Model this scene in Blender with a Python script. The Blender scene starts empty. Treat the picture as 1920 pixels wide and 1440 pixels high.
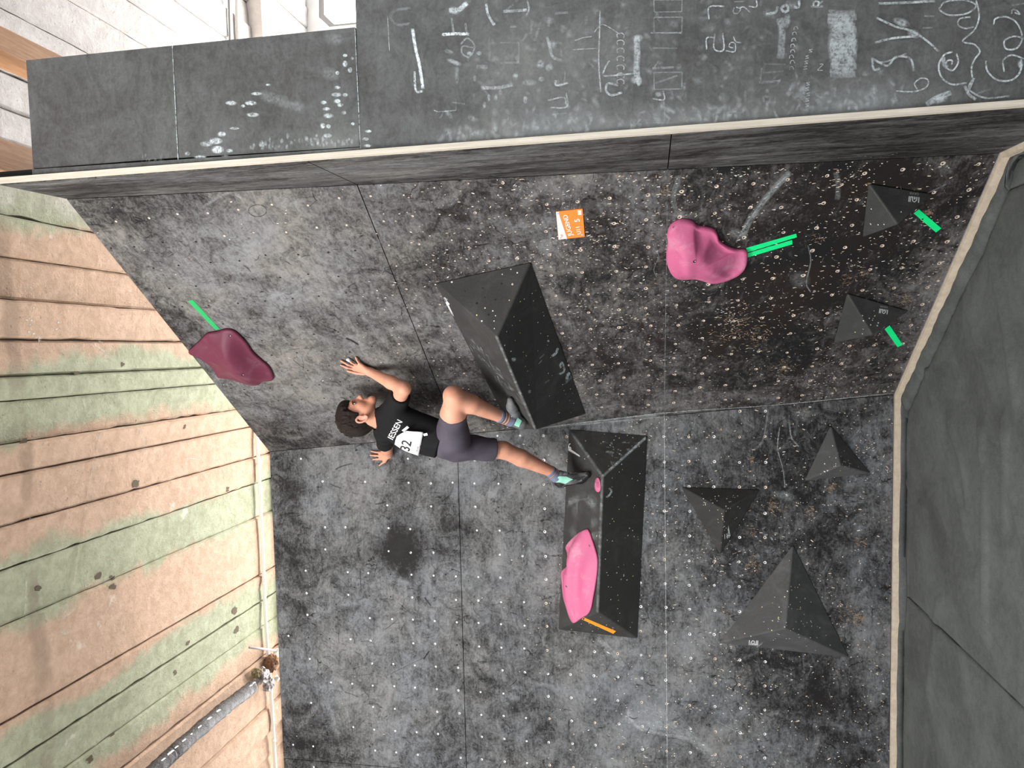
import bpy, bmesh, math, random
import numpy as np
from mathutils import Vector, Matrix
from mathutils.bvhtree import BVHTree

S = bpy.context.scene
COL = S.collection

# ------------------------------------------------------------------ camera
# The phone was held upright and the picture is stored lying on its side:
# world up (+Z) points to the left edge of the frame.
FPX = 1442.0; PITCH = math.radians(10.3); ROLL = 0.0097; CAMZ = 1.32
_R = np.array([1, 0, 0.]); _U = np.array([0, -math.sin(PITCH), math.cos(PITCH)])
CF = np.array([0, math.cos(PITCH), math.sin(PITCH)])
CR = _R - ROLL*_U; CR /= np.linalg.norm(CR)
CU = _U + ROLL*_R; CU /= np.linalg.norm(CU)
CAM = np.array([0, 0, CAMZ])
cd = bpy.data.cameras.new('camera'); cam = bpy.data.objects.new('camera', cd); COL.objects.link(cam)
cd.sensor_fit = 'HORIZONTAL'; cd.sensor_width = 36; cd.lens = FPX/1920*36
cd.clip_start = 0.05; cd.clip_end = 100
M = Matrix.Identity(4)
for i in range(3):
    M[i][0] = -CU[i]; M[i][1] = CR[i]; M[i][2] = -CF[i]; M[i][3] = CAM[i]
cam.matrix_world = M
S.camera = cam

# ------------------------------------------------------------------ world, lights, exposure
w = bpy.data.worlds.new('world'); S.world = w; w.use_nodes = True
bg = w.node_tree.nodes['Background']; bg.inputs[0].default_value = (0.93, 0.97, 1.0, 1); bg.inputs[1].default_value = 0.31
S.view_settings.view_transform = 'Standard'; S.view_settings.look = 'None'
S.view_settings.exposure = 1.1; S.view_settings.gamma = 1; S.view_settings.use_curve_mapping = False

def area(name, loc, target, sx, sy, power, col=(1, 1, 1)):
    l = bpy.data.lights.new(name, 'AREA'); l.shape = 'RECTANGLE'; l.size = sx; l.size_y = sy; l.energy = power; l.color = col
    o = bpy.data.objects.new(name, l); COL.objects.link(o); o.location = loc
    o.rotation_euler = (Vector(target)-Vector(loc)).to_track_quat('-Z', 'Y').to_euler()
    return o
# roof light over the landing mats, to the left of and above the photographer
area('roof_light', (-1.6, 1.7, 4.25), (-0.6, 4.0, 1.2), 2.6, 1.6, 150, (1.0, 0.98, 0.95))
# tall hall window far behind on the left
area('hall_window_light', (-4.6, -1.5, 2.6), (0, 4, 1.6), 2.5, 3.0, 70, (0.95, 0.98, 1.0))
# window on the right-hand side of the hall
area('side_window_light', (3.6, .2, 2.4), (-.6, 4.2, 1.4), 1.6, 2.2, 38, (.95, .98, 1.0))
# daylight coming in through the window band behind the climbing wall
area('back_window_light', (0.4, 6.2, 3.3), (0.2, 5.0, 4.4), 6.0, 0.7, 40, (1.0, 0.98, 0.93))

# ------------------------------------------------------------------ helpers
rnd = random.Random(7)
ZUP = np.array([0, 0, 1.])
def ray(x, y): return CF*FPX + CR*(720-y) - CU*(x-960)
def V(*a): return np.array(a, float)
def nrm(v): v = np.array(v, float); return v/np.linalg.norm(v)
class Plane:
    def __init__(s, p, n, e1=None):
        s.p = np.array(p, float); s.n = nrm(n)
        s.e1 = nrm(e1) if e1 is not None else nrm(np.cross(ZUP, s.n))
        s.e2 = np.cross(s.n, s.e1)
    def hit(s, x, y, h=0.0):
        d = ray(x, y); return CAM + d*((s.p + s.n*h - CAM) @ s.n)/(d @ s.n)
    def uv(s, q): d = np.array(q)-s.p; return (d @ s.e1, d @ s.e2)
    def at(s, u, v, h=0.0): return s.p + s.e1*u + s.e2*v + s.n*h
def zhit(x, y, z): d = ray(x, y); return CAM + d*(z-CAMZ)/d[2]
def yhit(x, y, Y): d = ray(x, y); return CAM + d*Y/d[1]
def proj(q):
    d = np.array(q)-CAM; z = d @ CF
    return 960-FPX*(d @ CU)/z, 720-FPX*(d @ CR)/z

def link(name, me, mat=None, parent=None, label=None, cat=None, group=None, kind=None):
    o = bpy.data.objects.new(name, me); COL.objects.link(o)
    if mat is not None and me is not None: me.materials.append(mat)
    if parent is not None: o.parent = parent
    if label: o['label'] = label
    if cat: o['category'] = cat
    if group: o['group'] = group
    if kind: o['kind'] = kind
    return o
def mesh(name, vs, fs, smooth=False):
    me = bpy.data.meshes.new(name)
    me.from_pydata([tuple(float(c) for c in v) for v in vs], [], [tuple(int(i) for i in f) for f in fs]); me.update()
    if smooth:
        for p in me.polygons: p.use_smooth = True
    return me
def set_uv(me, plane):
    ul = me.uv_layers.new(name='UVMap')
    for lp in me.loops:
        u, v = plane.uv(me.vertices[lp.vertex_index].co); ul.data[lp.index].uv = (u, v)
def empty(name, loc=(0, 0, 0), **k):
    o = link(name, None, None, **k); o.location = loc; o.empty_display_size = 0.05; return o
def fix_normals(me):
    bm = bmesh.new(); bm.from_mesh(me); bmesh.ops.recalc_face_normals(bm, faces=bm.faces); bm.to_mesh(me); bm.free()

def slab_pts(front, n, th):
    """prism from a polygon (world points) going back along -n by th"""
    N = len(front); back = [np.array(p)-np.array(n)*th for p in front]
    vs = list(front)+back
    fs = [tuple(range(N)), tuple(range(2*N-1, N-1, -1))]
    for i in range(N): j = (i+1) % N; fs.append((i, i+N, j+N, j))
    return vs, fs
def slab(name, front, plane, th, mat, bevel=0.0, **k):
    vs, fs = slab_pts(front, plane.n, th); me = mesh(name, vs, fs); fix_normals(me)
    if bevel:
        bm = bmesh.new(); bm.from_mesh(me)
        bmesh.ops.bevel(bm, geom=list(bm.edges), offset=bevel, segments=2, affect='EDGES', profile=0.6)
        bm.to_mesh(me); bm.free()
    set_uv(me, plane)
    return link(name, me, mat, **k)
def inset(poly, plane, g):
    """shrink a convex polygon lying in plane by g"""
    q = [plane.uv(p) for p in poly]; N = len(q)
    A = sum(q[i][0]*q[(i+1) % N][1]-q[(i+1) % N][0]*q[i][1] for i in range(N))
    if A < 0: q = q[::-1]
    L = []
    for i in range(N):
        a = np.array(q[i]); b = np.array(q[(i+1) % N]); d = (b-a)/np.linalg.norm(b-a); nn = np.array([-d[1], d[0]])
        L.append((a+nn*g, d))
    out = []
    for i in range(N):
        (p, d), (p2, d2) = L[i-1], L[i]
        t = np.linalg.solve(np.array([d, -d2]).T, p2-p); r = p+d*t[0]
        out.append(plane.at(r[0], r[1]))
    return out
def box(name, lo, hi, mat, **k):
    x0, y0, z0 = lo; x1, y1, z1 = hi
    vs = [(x, y, z) for z in (z0, z1) for y in (y0, y1) for x in (x0, x1)]
    fs = [(0, 2, 3, 1), (4, 5, 7, 6), (0, 1, 5, 4), (2, 6, 7, 3), (0, 4, 6, 2), (1, 3, 7, 5)]
    return link(name, mesh(name, vs, fs), mat, **k)
def catmull(pts, n=8, closed=False):
    P = [np.array(p, float) for p in pts]; N = len(P); out = []
    rng = range(N) if closed else range(N-1)
    for i in rng:
        p1 = P[i]; p2 = P[(i+1) % N]
        p0 = P[i-1] if (closed or i > 0) else 2*p1-p2
        p3 = P[(i+2) % N] if (closed or i+2 < N) else 2*p2-p1
        for k in range(n):
            t = k/n
            out.append(0.5*((2*p1)+(-p0+p2)*t+(2*p0-5*p1+4*p2-p3)*t*t+(-p0+3*p1-3*p2+p3)*t**3))
    if not closed: out.append(P[-1])
    return out
def tube(path, rad, seg=12, caps=True):
    """rad: number or list"""
    P = [np.array(p, float) for p in path]; N = len(P); vs = []; fs = []
    up = None
    for i in range(N):
        t = nrm(P[min(i+1, N-1)]-P[max(i-1, 0)])
        if up is None: up = nrm(np.cross(t, [0.3, 0.2, 1])) if abs(t[2]) < .95 else nrm(np.cross(t, [1, 0, 0]))
        up = nrm(up-t*(up @ t)); b = np.cross(t, up)
        r = rad[i] if hasattr(rad, '__len__') else rad
        for k in range(seg):
            a = 2*math.pi*k/seg; vs.append(P[i]+(up*math.cos(a)+b*math.sin(a))*r)
    for i in range(N-1):
        for k in range(seg):
            k2 = (k+1) % seg; fs.append((i*seg+k, i*seg+k2, (i+1)*seg+k2, (i+1)*seg+k))
    if caps: fs += [tuple(range(seg-1, -1, -1)), tuple(range((N-1)*seg, N*seg))]
    return vs, fs

# ------------------------------------------------------------------ materials
def newmat(name):
    m = bpy.data.materials.new(name); m.use_nodes = True; nt = m.node_tree
    return m, nt, nt.nodes['Principled BSDF']
class NT:
    """tiny node helper"""
    def __init__(s, nt): s.nt = nt; s._c = {}
    def n(s, t, **k):
        nd = s.nt.nodes.new(t)
        for a, v in k.items(): setattr(nd, a, v)
        return nd
    def set(s, sock, v):
        if isinstance(v, bpy.types.NodeSocket): s.nt.links.new(v, sock)
        else: sock.default_value = v
    def coord(s, kind='UV'):
        if kind not in s._c:
            s._c[kind] = s.n('ShaderNodeTexCoord').outputs[kind]
        return s._c[kind]
    def mapping(s, vec, scale=(1, 1, 1), loc=(0, 0, 0), rot=(0, 0, 0)):
        m = s.n('ShaderNodeMapping'); s.nt.links.new(vec, m.inputs[0])
        m.inputs['Location'].default_value = loc; m.inputs['Rotation'].default_value = rot; m.inputs['Scale'].default_value = scale
        return m.outputs[0]
    def noise(s, vec, scale=5, detail=6, rough=0.6, dist=0.0, out=0):
        m = s.n('ShaderNodeTexNoise'); s.nt.links.new(vec, m.inputs['Vector'])
        m.inputs['Scale'].default_value = scale; m.inputs['Detail'].default_value = detail
        m.inputs['Roughness'].default_value = rough; m.inputs['Distortion'].default_value = dist
        return m.outputs[out]
    def voro(s, vec, scale=5, feature='F1', out='Distance', rand=1.0):
        m = s.n('ShaderNodeTexVoronoi', feature=feature); s.nt.links.new(vec, m.inputs['Vector'])
        m.inputs['Scale'].default_value = scale; m.inputs['Randomness'].default_value = rand
        return m.outputs[out]
    def math(s, op, a, b=0.0, c=0.0, clamp=False):
        m = s.n('ShaderNodeMath', operation=op, use_clamp=clamp); s.set(m.inputs[0], a); s.set(m.inputs[1], b)
        if op in ('MULTIPLY_ADD', 'SMOOTH_MIN'): s.set(m.inputs[2], c)
        return m.outputs[0]
    def rng(s, v, a, b, c=0.0, d=1.0):
        m = s.n('ShaderNodeMapRange'); m.interpolation_type = 'SMOOTHSTEP'; s.set(m.inputs[0], v)
        for i, x in zip((1, 2, 3, 4), (a, b, c, d)): m.inputs[i].default_value = x
        return m.outputs[0]
    def mix(s, f, a, b):
        m = s.n('ShaderNodeMix', data_type='RGBA'); s.set(m.inputs[0], f)
        for sock, v in ((m.inputs[6], a), (m.inputs[7], b)):
            if isinstance(v, bpy.types.NodeSocket): s.nt.links.new(v, sock)
            else: sock.default_value = (*v, 1)
        return m.outputs[2]
    def bump(s, h, strength=0.3, dist=0.01):
        b = s.n('ShaderNodeBump'); b.inputs['Strength'].default_value = strength; b.inputs['Distance'].default_value = dist
        s.nt.links.new(h, b.inputs['Height']); return b.outputs[0]
    def blob(s, vec, c, r, soft=0.25):
        """soft ellipse mask in uv"""
        v = s.mapping(vec, scale=(1/r[0], 1/r[1], 0), loc=(-c[0]/r[0], -c[1]/r[1], 0))
        l = s.n('ShaderNodeVectorMath', operation='LENGTH'); s.nt.links.new(v, l.inputs[0])
        return s.rng(l.outputs['Value'], 1.0, soft, 0, 1)

def simple(name, col, rough=0.6, bumps=None, var=0.0, vscale=20, spec=0.5, coord='Object'):
    m, nt, b = newmat(name); t = NT(nt)
    b.inputs['Roughness'].default_value = rough; b.inputs['Specular IOR Level'].default_value = spec
    if var:
        n = t.noise(t.coord(coord), vscale, 5, .6)
        c2 = tuple(min(1, c*(1+var)) for c in col); c1 = tuple(c*(1-var) for c in col)
        t.set(b.inputs['Base Color'], t.mix(t.rng(n, .3, .7), c1, c2))
    else: b.inputs['Base Color'].default_value = (*col, 1)
    if bumps:
        sc, st, di = bumps
        t.set(b.inputs['Normal'], t.bump(t.noise(t.coord(coord), sc, 4, .6), st, di))
    return m

def wall_mat(name, dark=(0.0125, 0.0125, 0.0135), chalk=(0.215, 0.224, 0.24), warm=0.0, level=0.0, blobs=(), stretch=(1, 1), rough=0.72, mottle=1.0, scuff=1.0, spec=.14):
    """black film-faced plywood rubbed with chalk; blobs = (u, v, ru, rv, weight) where climbers leave more or less chalk"""
    m, nt, b = newmat(name); t = NT(nt); uv = t.coord('UV')
    uvs = t.mapping(uv, scale=(stretch[0], stretch[1], 1))
    big = t.noise(uvs, 1.6, 5, .6, .4)
    mid = t.noise(uvs, 6.5, 7, .68, 1.2)
    fine = t.noise(uvs, 34, 6, .7, 1.5)
    smear = t.noise(t.mapping(uvs, scale=(1, 3.2, 1), rot=(0, 0, .5)), 9, 6, .7, 2.0)
    grit = t.noise(uvs, 120, 4, .75, .8)
    a = t.math('MULTIPLY_ADD', big, 1.7*mottle, .40+level-.85*mottle)
    for nz, k in ((mid, 2.1), (smear, 1.2), (fine, 1.6), (grit, .7)): a = t.math('ADD', a, t.math('MULTIPLY', t.math('SUBTRACT', nz, .5), k*mottle))
    for (u, v, ru, rv, wt) in blobs:
        a = t.math('ADD', a, t.math('MULTIPLY', t.blob(uv, (u, v), (ru, rv), .1), wt))
    amt = t.rng(a, -.48, 1.22)
    # streaky scuffs and rubber scrapes
    vd = t.voro(t.mapping(t.mix(.08, uvs, t.noise(uvs, 8, 3, .6, 0, 1)), scale=(1, 1, 1)), 7.5, 'DISTANCE_TO_EDGE')
    crack = t.math('MULTIPLY', t.rng(vd, .018, .0), t.rng(t.noise(uvs, 5, 3, .6), .52, .68))
    scr = t.noise(t.mapping(uvs, scale=(16, 2.2, 1), rot=(0, 0, .9)), 10, 3, .75, .6)
    scr2 = t.noise(t.mapping(uvs, scale=(2.2, 15, 1), rot=(0, 0, -.35)), 9, 3, .75, .6)
    light = t.math('MULTIPLY', t.math('MAXIMUM', t.rng(scr, .66, .78), t.rng(scr2, .67, .8)), .32*scuff)
    dk = t.math('MULTIPLY', t.rng(t.noise(t.mapping(uvs, scale=(3, 1, 1), rot=(0, 0, .3)), 5.5, 4, .7, 2), .60, .75), .6*scuff)
    amt2 = t.math('SUBTRACT', t.math('ADD', amt, light), t.math('ADD', t.math('MULTIPLY', crack, .6*scuff), dk), clamp=True)
    tone = t.rng(t.noise(uvs, 2.3, 3, .5), .35, .65)
    ch = t.mix(tone, tuple(c*(1+.06*k) for c, k in zip(chalk, (1+warm, .2, -1-warm))), chalk)
    dkc = t.mix(tone, dark, (dark[0]*(1.25+warm*.8), dark[1]*(1.1+warm*.25), dark[2]))
    t.set(b.inputs['Base Color'], t.mix(amt2, dkc, ch))
    t.set(b.inputs['Roughness'], t.rng(amt2, 0, .7, rough-.06, .85)); b.inputs['Specular IOR Level'].default_value = spec
    t.set(b.inputs['Normal'], t.bump(t.math('SUBTRACT', fine, t.math('MULTIPLY', crack, .8)), .12, .004))
    return m

def chalk_mat(name, col=(0.66, 0.71, 0.72), gain=1.0):
    """soft white chalk dust: opacity from the stroke's own alpha times dusty grain"""
    m, nt, b = newmat(name); t = NT(nt); ob = t.coord('Object')
    at = t.n('ShaderNodeAttribute'); at.attribute_name = 'alpha'
    g = t.rng(t.noise(ob, 110, 3, .65), .22, .62)
    g2 = t.rng(t.noise(ob, 22, 4, .7), .3, .62, .35, 1)
    a = t.math('MULTIPLY', t.math('MULTIPLY', at.outputs['Fac'], t.math('MULTIPLY', g, g2)), 1.45*gain, clamp=True)
    b.inputs['Base Color'].default_value = (*col, 1); b.inputs['Roughness'].default_value = .95
    t.set(b.inputs['Alpha'], a)
    return m

MAT = {}
MAT['chalk'] = chalk_mat('chalk_dust')
MAT['chalk_soft'] = chalk_mat('rubbed_chalk_dust', gain=.62)
MAT['cream'] = simple('worn_plywood_spot', (.62, .52, .42), .8, var=.25, vscale=60)
MAT['white_spot'] = simple('worn_white_rim', (.72, .72, .72), .7)
MAT['wood_chip'] = simple('bare_splintered_wood', (.27, .19, .12), .85, var=.35, vscale=120)
MAT['hole'] = simple('bolt_hole_dark', (.006, .006, .006), .9)
MAT['seam'] = simple('dark_backing', (.008, .008, .008), .9)

# ------------------------------------------------------------------ climbing wall geometry
A0 = V(-.0797, 4.5737, 0); A1 = V(-.4215, 4.598, 3.75)        # fold between the left and the centre facet
C0 = V(.866, 3.232, 0);   C1 = V(.804, 2.868, 3.75)           # fold between the centre and the right facet
E0 = V(.8095, 2.524, 0);  E1 = V(.779, 2.526, 3.75)           # free front edge of the right facet
nL = nrm(np.cross(V(-2.147, .1562, 0), ZUP)); nL *= -np.sign(nL[1])
nC = nrm(np.cross(C0-A0, A1-A0)); nC *= -np.sign(nC[1])
nS = nrm(np.cross(C1-C0, E1-C1)); nS *= -np.sign(nS[0])
PL = Plane(A0, nL); PC = Plane(A0, nC, e1=C0-A0); PS = Plane(C0, nS, e1=E0-C0)
PF = Plane(V(.80, 2.512, 0), nL)
def on(p0, p1, z): t = (z-p0[2])/(p1[2]-p0[2]); return p0+(p1-p0)*t
def uvp(pl, x, y): return pl.uv(pl.hit(x, y))

def blobs(pl, lst):
    out = []
    for (x, y, rx, ry, wt) in lst:
        u, v = uvp(pl, x, y); u2, v2 = uvp(pl, x, y+ry); u3, v3 = uvp(pl, x+rx, y)
        out.append((u, v, abs(u2-u)+.02, abs(v3-v)+.02, wt))
    return out
MAT['wall_left'] = wall_mat('wall_left_film', level=-.10, blobs=blobs(PL, [
    (1180, 1330, 220, 220, .28), (700, 1250, 200, 260, .22), (640, 900, 160, 160, .18), (960, 880, 200, 120, .25),
    (1500, 1000, 260, 420, -.50), (1560, 1330, 160, 200, -.35), (752, 1030, 62, 62, -.85), (545, 980, 70, 330, -.42), (560, 1380, 80, 120, -.3), (1000, 1120, 160, 200, .05)]))
MAT['wall_center'] = wall_mat('wall_center_film', warm=.5, level=-.20, chalk=(.225, .226, .234), blobs=blobs(PC, [
    (520, 480, 230, 160, .32), (620, 720, 200, 160, .38), (760, 420, 180, 140, .2), (330, 520, 130, 160, .2), (220, 400, 120, 40, -.3),
    (1480, 520, 330, 330, -.62), (1150, 620, 160, 200, -.30), (1180, 420, 110, 120, -.05), (1700, 400, 250, 200, -.3), (1180, 720, 220, 60, .05)]))
MAT['wall_right'] = wall_mat('wall_right_film', warm=.2, level=-.22, chalk=(.19, .195, .20), stretch=(2.6, .45), blobs=blobs(PS, [
    (700, 310, 260, 60, .25), (1700, 250, 300, 60, -.25), (150, 360, 160, 30, -.2)]))
MAT['wall_return'] = wall_mat('wall_return_film', level=-.36, dark=(.040, .040, .041), chalk=(.25, .27, .275), rough=.45, spec=.35, mottle=.38, scuff=.15, blobs=blobs(PF, [  # dark base colour raised to stand in for window sheen
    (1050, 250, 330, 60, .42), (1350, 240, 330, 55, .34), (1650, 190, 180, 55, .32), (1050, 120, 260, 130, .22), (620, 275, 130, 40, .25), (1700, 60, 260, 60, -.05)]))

GAP = .0022
def facet(name, pl, quads, mat, label):
    root = None
    # dark backing frame behind the panels
    pts = []
    allp = [q for quad in quads for q in quad]
    us = [pl.uv(q) for q in allp]
    hull = None
    base = empty(name, kind='structure')
    base['label'] = label
    for quad in quads:
        slab('backing', [np.array(p)-pl.n*.019 for p in inset(quad, pl, .001)], pl, .03, MAT['seam'], parent=base)
        slab('panel', inset(quad, pl, GAP), pl, .018, mat, parent=base)
    return base
rows = [0, 1.25, 2.5, 3.75]
seamU = PL.uv(PL.hit(640, 1431))[0]
def leftq(u, z): return PL.at(u, z)
q = []
for z0, z1 in zip(rows[:-1], rows[1:]):
    q.append([PL.at(seamU, z0), on(A0, A1, z0), on(A0, A1, z1), PL.at(seamU, z1)])
    q.append([PL.at(seamU-1.6, z0), PL.at(seamU, z0), PL.at(seamU, z1), PL.at(seamU-1.6, z1)])
WL = facet('wall_left', PL, q, MAT['wall_left'], 'tall flat black climbing panel wall with faint chalk haze and bolt holes')
q = [[on(A0, A1, z0), on(C0, C1, z0), on(C0, C1, z1), on(A0, A1, z1)] for z0, z1 in zip(rows[:-1], rows[1:])]
WC = facet('wall_center', PC, q, MAT['wall_center'], 'slanted black climbing facet scuffed with chalk and speckled with screw holes')
q = [[on(C0, C1, z0), on(E0, E1, z0), on(E0, E1, z1), on(C0, C1, z1)] for z0, z1 in zip(rows[:-1], rows[1:])]
WR = facet('wall_right', PS, q, MAT['wall_right'], 'narrow black side facet between the climbing face and the chalk board')
# unseen tubes added behind the folds to stop light leaking through
for (p0, p1, na, nb, par) in ((A0, A1, nL, nC, WL), (C0, C1, nC, nS, WC)):
    o_ = -nrm(na+nb)*.052; vs, fs = tube([p0+o_, p1+o_], .046, 10); link('fold_light_seal', mesh('fold_light_seal', vs, fs), MAT['seam'], parent=par)
# chalk-board return
F = PF.hit
edgeT = .019
def fe(z, off=0.0):   # left border of the chalk boards at height z
    p = on(E0, E1, z)+V(edgeT+off, 0, 0); u, v = PF.uv(p); return PF.at(u, v)
zt = F(55, 220)[2]; z1 = F(329, 195)[2]; z2 = F(671, 170)[2]
r_top = PF.uv(F(48, 112)); r_mid = PF.uv(F(665, 50))
def rx(z): t = (z-r_top[1])/(r_mid[1]-r_top[1]); return r_top[0]+(r_mid[0]-r_top[0])*t
q = [[fe(z1, .022), PF.at(rx(z1), z1), PF.at(rx(zt), zt), fe(zt, .022)],
     [fe(z2, .010), PF.at(rx(z2), z2), PF.at(rx(z1), z1), fe(z1, .020)],
     [fe(-.06), PF.at(PF.uv(fe(0))[0]+1.9, -.06), PF.at(PF.uv(fe(1))[0]+1.9, z2), fe(z2)]]
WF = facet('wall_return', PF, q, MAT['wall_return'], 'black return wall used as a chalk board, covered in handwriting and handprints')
flr = [fe(z2, .001), fe(z2, .009), fe(zt, .021), fe(zt, .001)]
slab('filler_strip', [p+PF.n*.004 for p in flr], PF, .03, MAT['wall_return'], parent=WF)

# ------------------------------------------------------------------ wooden edges
def wood_mat(name, c1, c2, scale=(2, 2, 60), rough=.6):
    m, nt, b = newmat(name); t = NT(nt); ob = t.coord('Object')
    n = t.noise(t.mapping(ob, scale=scale), 3, 5, .65, .4); n2 = t.noise(ob, 9, 4, .6)
    t.set(b.inputs['Base Color'], t.mix(t.math('MULTIPLY', t.rng(n, .3, .7), t.rng(n2, .2, .75, .5, 1)), c1, c2))
    b.inputs['Roughness'].default_value = rough
    t.set(b.inputs['Normal'], t.bump(n, .15, .003))
    return m
MAT['ply_edge'] = wood_mat('pale_plywood_edge', (.50, .41, .31), (.66, .57, .45), (8, 8, 8))
MAT['ply_edge_v'] = wood_mat('pale_plywood_edge_upright', (.52, .46, .38), (.68, .62, .53), (60, 60, 2))
MAT['beam'] = wood_mat('orange_brown_timber', (.36, .17, .075), (.52, .28, .14), (30, 2, 30))
def sweep(name, line, prof, mat, **k):
    """profile (out, z) swept along a floor polyline with mitred corners; out = towards the room"""
    P = [np.array(p[:2], float) for p in line]; N = len(P); nn = []
    for i in range(N-1):
        d = P[i+1]-P[i]; d /= np.linalg.norm(d); o = np.array([d[1], -d[0]])
        if o @ (np.array([-.6, 1.5])-P[i]) < 0: o = -o
        nn.append(o)
    vs = []; m = len(prof)
    for i in range(N):
        if i == 0: mv = nn[0]
        elif i == N-1: mv = nn[-1]
        else: mv = (nn[i-1]+nn[i]); mv = mv/(1+nn[i-1] @ nn[i])
        for (o, z) in prof: vs.append((*(P[i]+mv*o), z))
    fs = []
    for i in range(N-1):
        for j in range(m):
            j2 = (j+1) % m; fs.append((i*m+j, i*m+j2, (i+1)*m+j2, (i+1)*m+j))
    fs += [tuple(range(m)), tuple(range((N-1)*m, N*m))]
    me = mesh(name, vs, fs); fix_normals(me)
    return link(name, me, mat, **k)
base_line = [PL.at(seamU-1.6, 0), A0, C0, E0]
prof = [(0.0, -.002), (.020, -.002), (.020, -.044), (0, -.044)]
for i in range(3):
    # three battens, one under each facet, mitred at the folds
    P = base_line
    o = sweep('trim_%d' % (i+1), P, prof, MAT['ply_edge'], kind='structure')
    me = o.data; m_ = len(prof)
    keep = set(range(i*m_, (i+2)*m_))
    bm = bmesh.new(); bm.from_mesh(me); bm.verts.ensure_lookup_table()
    bmesh.ops.delete(bm, geom=[v for v in bm.verts if v.index not in keep], context='VERTS')
    bmesh.ops.contextual_create(bm, geom=[e for e in bm.edges if e.is_boundary]) if False else bmesh.ops.holes_fill(bm, edges=[e for e in bm.edges if e.is_boundary])
    bm.to_mesh(me); bm.free()
# bare front edge of the right facet
ed = [on(E0, E1, -.05), on(E0, E1, -.05)+V(edgeT-.001, 0, 0), on(E0, E1, 3.75)+V(edgeT-.001, 0, 0), on(E0, E1, 3.75)]
ed = [PF.at(*PF.uv(p)) for p in ed]
slab('trim_4', [p+PF.n*.010 for p in ed], PF, .028, MAT['ply_edge_v'], kind='structure')

# ------------------------------------------------------------------ floor and landing mats
MATZ = -.065
def carpet_mat(name, col):
    m, nt, b = newmat(name); t = NT(nt); ob = t.coord('Object')
    n = t.noise(ob, 260, 4, .8); n2 = t.noise(ob, 3.2, 5, .65, .5); n3 = t.noise(ob, 30, 5, .7)
    a = t.math('ADD', t.math('MULTIPLY', n, .5), t.math('ADD', t.math('MULTIPLY', n2, .6), t.math('MULTIPLY', n3, .3)))
    c = t.mix(t.rng(a, .45, .95), tuple(x*.62 for x in col), tuple(x*1.45 for x in col))
    dust = t.rng(t.noise(ob, 420, 2, .5), .74, .80)
    t.set(b.inputs['Base Color'], t.mix(t.math('MULTIPLY', dust, .45), c, (.30, .29, .26)))
    b.inputs['Roughness'].default_value = .95; b.inputs['Specular IOR Level'].default_value = .2
    t.set(b.inputs['Normal'], t.bump(t.math('ADD', n, n3), .35, .004))
    return m
MAT['carpet'] = carpet_mat('charcoal_carpet', (.088, .094, .091))
MAT['flap'] = carpet_mat('charcoal_carpet_flap', (.086, .092, .090))
box('floor', (-6, -3, -.60), (4, 7.5, -.45), simple('hall_floor', (.12, .12, .12), .8), kind='structure')
creaseC = [(1691, 1440), (1692, 1307), (1695, 1200), (1699, 1119), (1697.5, 1030), (1699, 940), (1698, 876), (1697, 820), (1703, 771)]
creaseR = [(1703, 771), (1739, 690), (1778, 608), (1820, 517), (1847, 467), (1876, 392), (1891, 356)]
zc = lambda p: zhit(p[0], p[1], MATZ)
crL = [zc(p) for p in creaseC]; crR = [zc(p) for p in creaseR]
farL = crL[0]+(crL[0]-crL[3])/np.linalg.norm(crL[0]-crL[3])*2.2
s1 = zc((1703, 1120)); s2 = zc((1920, 1330)); sd_ = nrm(s2-s1); sFar = s1+sd_*3.4
r1 = crR[-1]; r2 = zc((1920, 345)); rFar = r1+nrm(r2-r1)*2.5
def wrinkles(lines):
    L = []
    for pts, hgt, wd in lines: L.append(([zc(p)[:2] for p in pts], hgt, wd))
    def f(x, y):
        z = .0025*math.sin(x*5.1+y*3.3)+.002*math.sin(x*11-y*7)
        for P, hgt, wd in L:
            dm = 9
            for a, b in zip(P[:-1], P[1:]):
                ab = b-a; t = max(0, min(1, ((x-a[0])*ab[0]+(y-a[1])*ab[1])/(ab @ ab)))
                dm = min(dm, math.hypot(x-a[0]-ab[0]*t, y-a[1]-ab[1]*t))
            z += 1.5*hgt*math.exp(-(dm/wd)**2)
        return z
    return f
WR_ = wrinkles([([(1738, 690), (1760, 790), (1790, 900), (1812, 1000)], .010, .02), ([(1780, 790), (1806, 880), (1815, 960)], .008, .02),
    ([(1836, 800), (1848, 900), (1848, 1100), (1850, 1200)], .012, .018), ([(1884, 780), (1886, 900), (1886, 990)], .012, .018),
    ([(1810, 560), (1850, 700), (1880, 820)], .008, .02), ([(1860, 480), (1885, 620), (1905, 760)], .010, .02),
    ([(1700, 905), (1730, 950), (1738, 1000)], .006, .018), ([(1895, 920), (1912, 980), (1918, 1000)], .010, .015), ([(1760, 1130), (1745, 1250), (1740, 1300)], .006, .03)])
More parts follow.
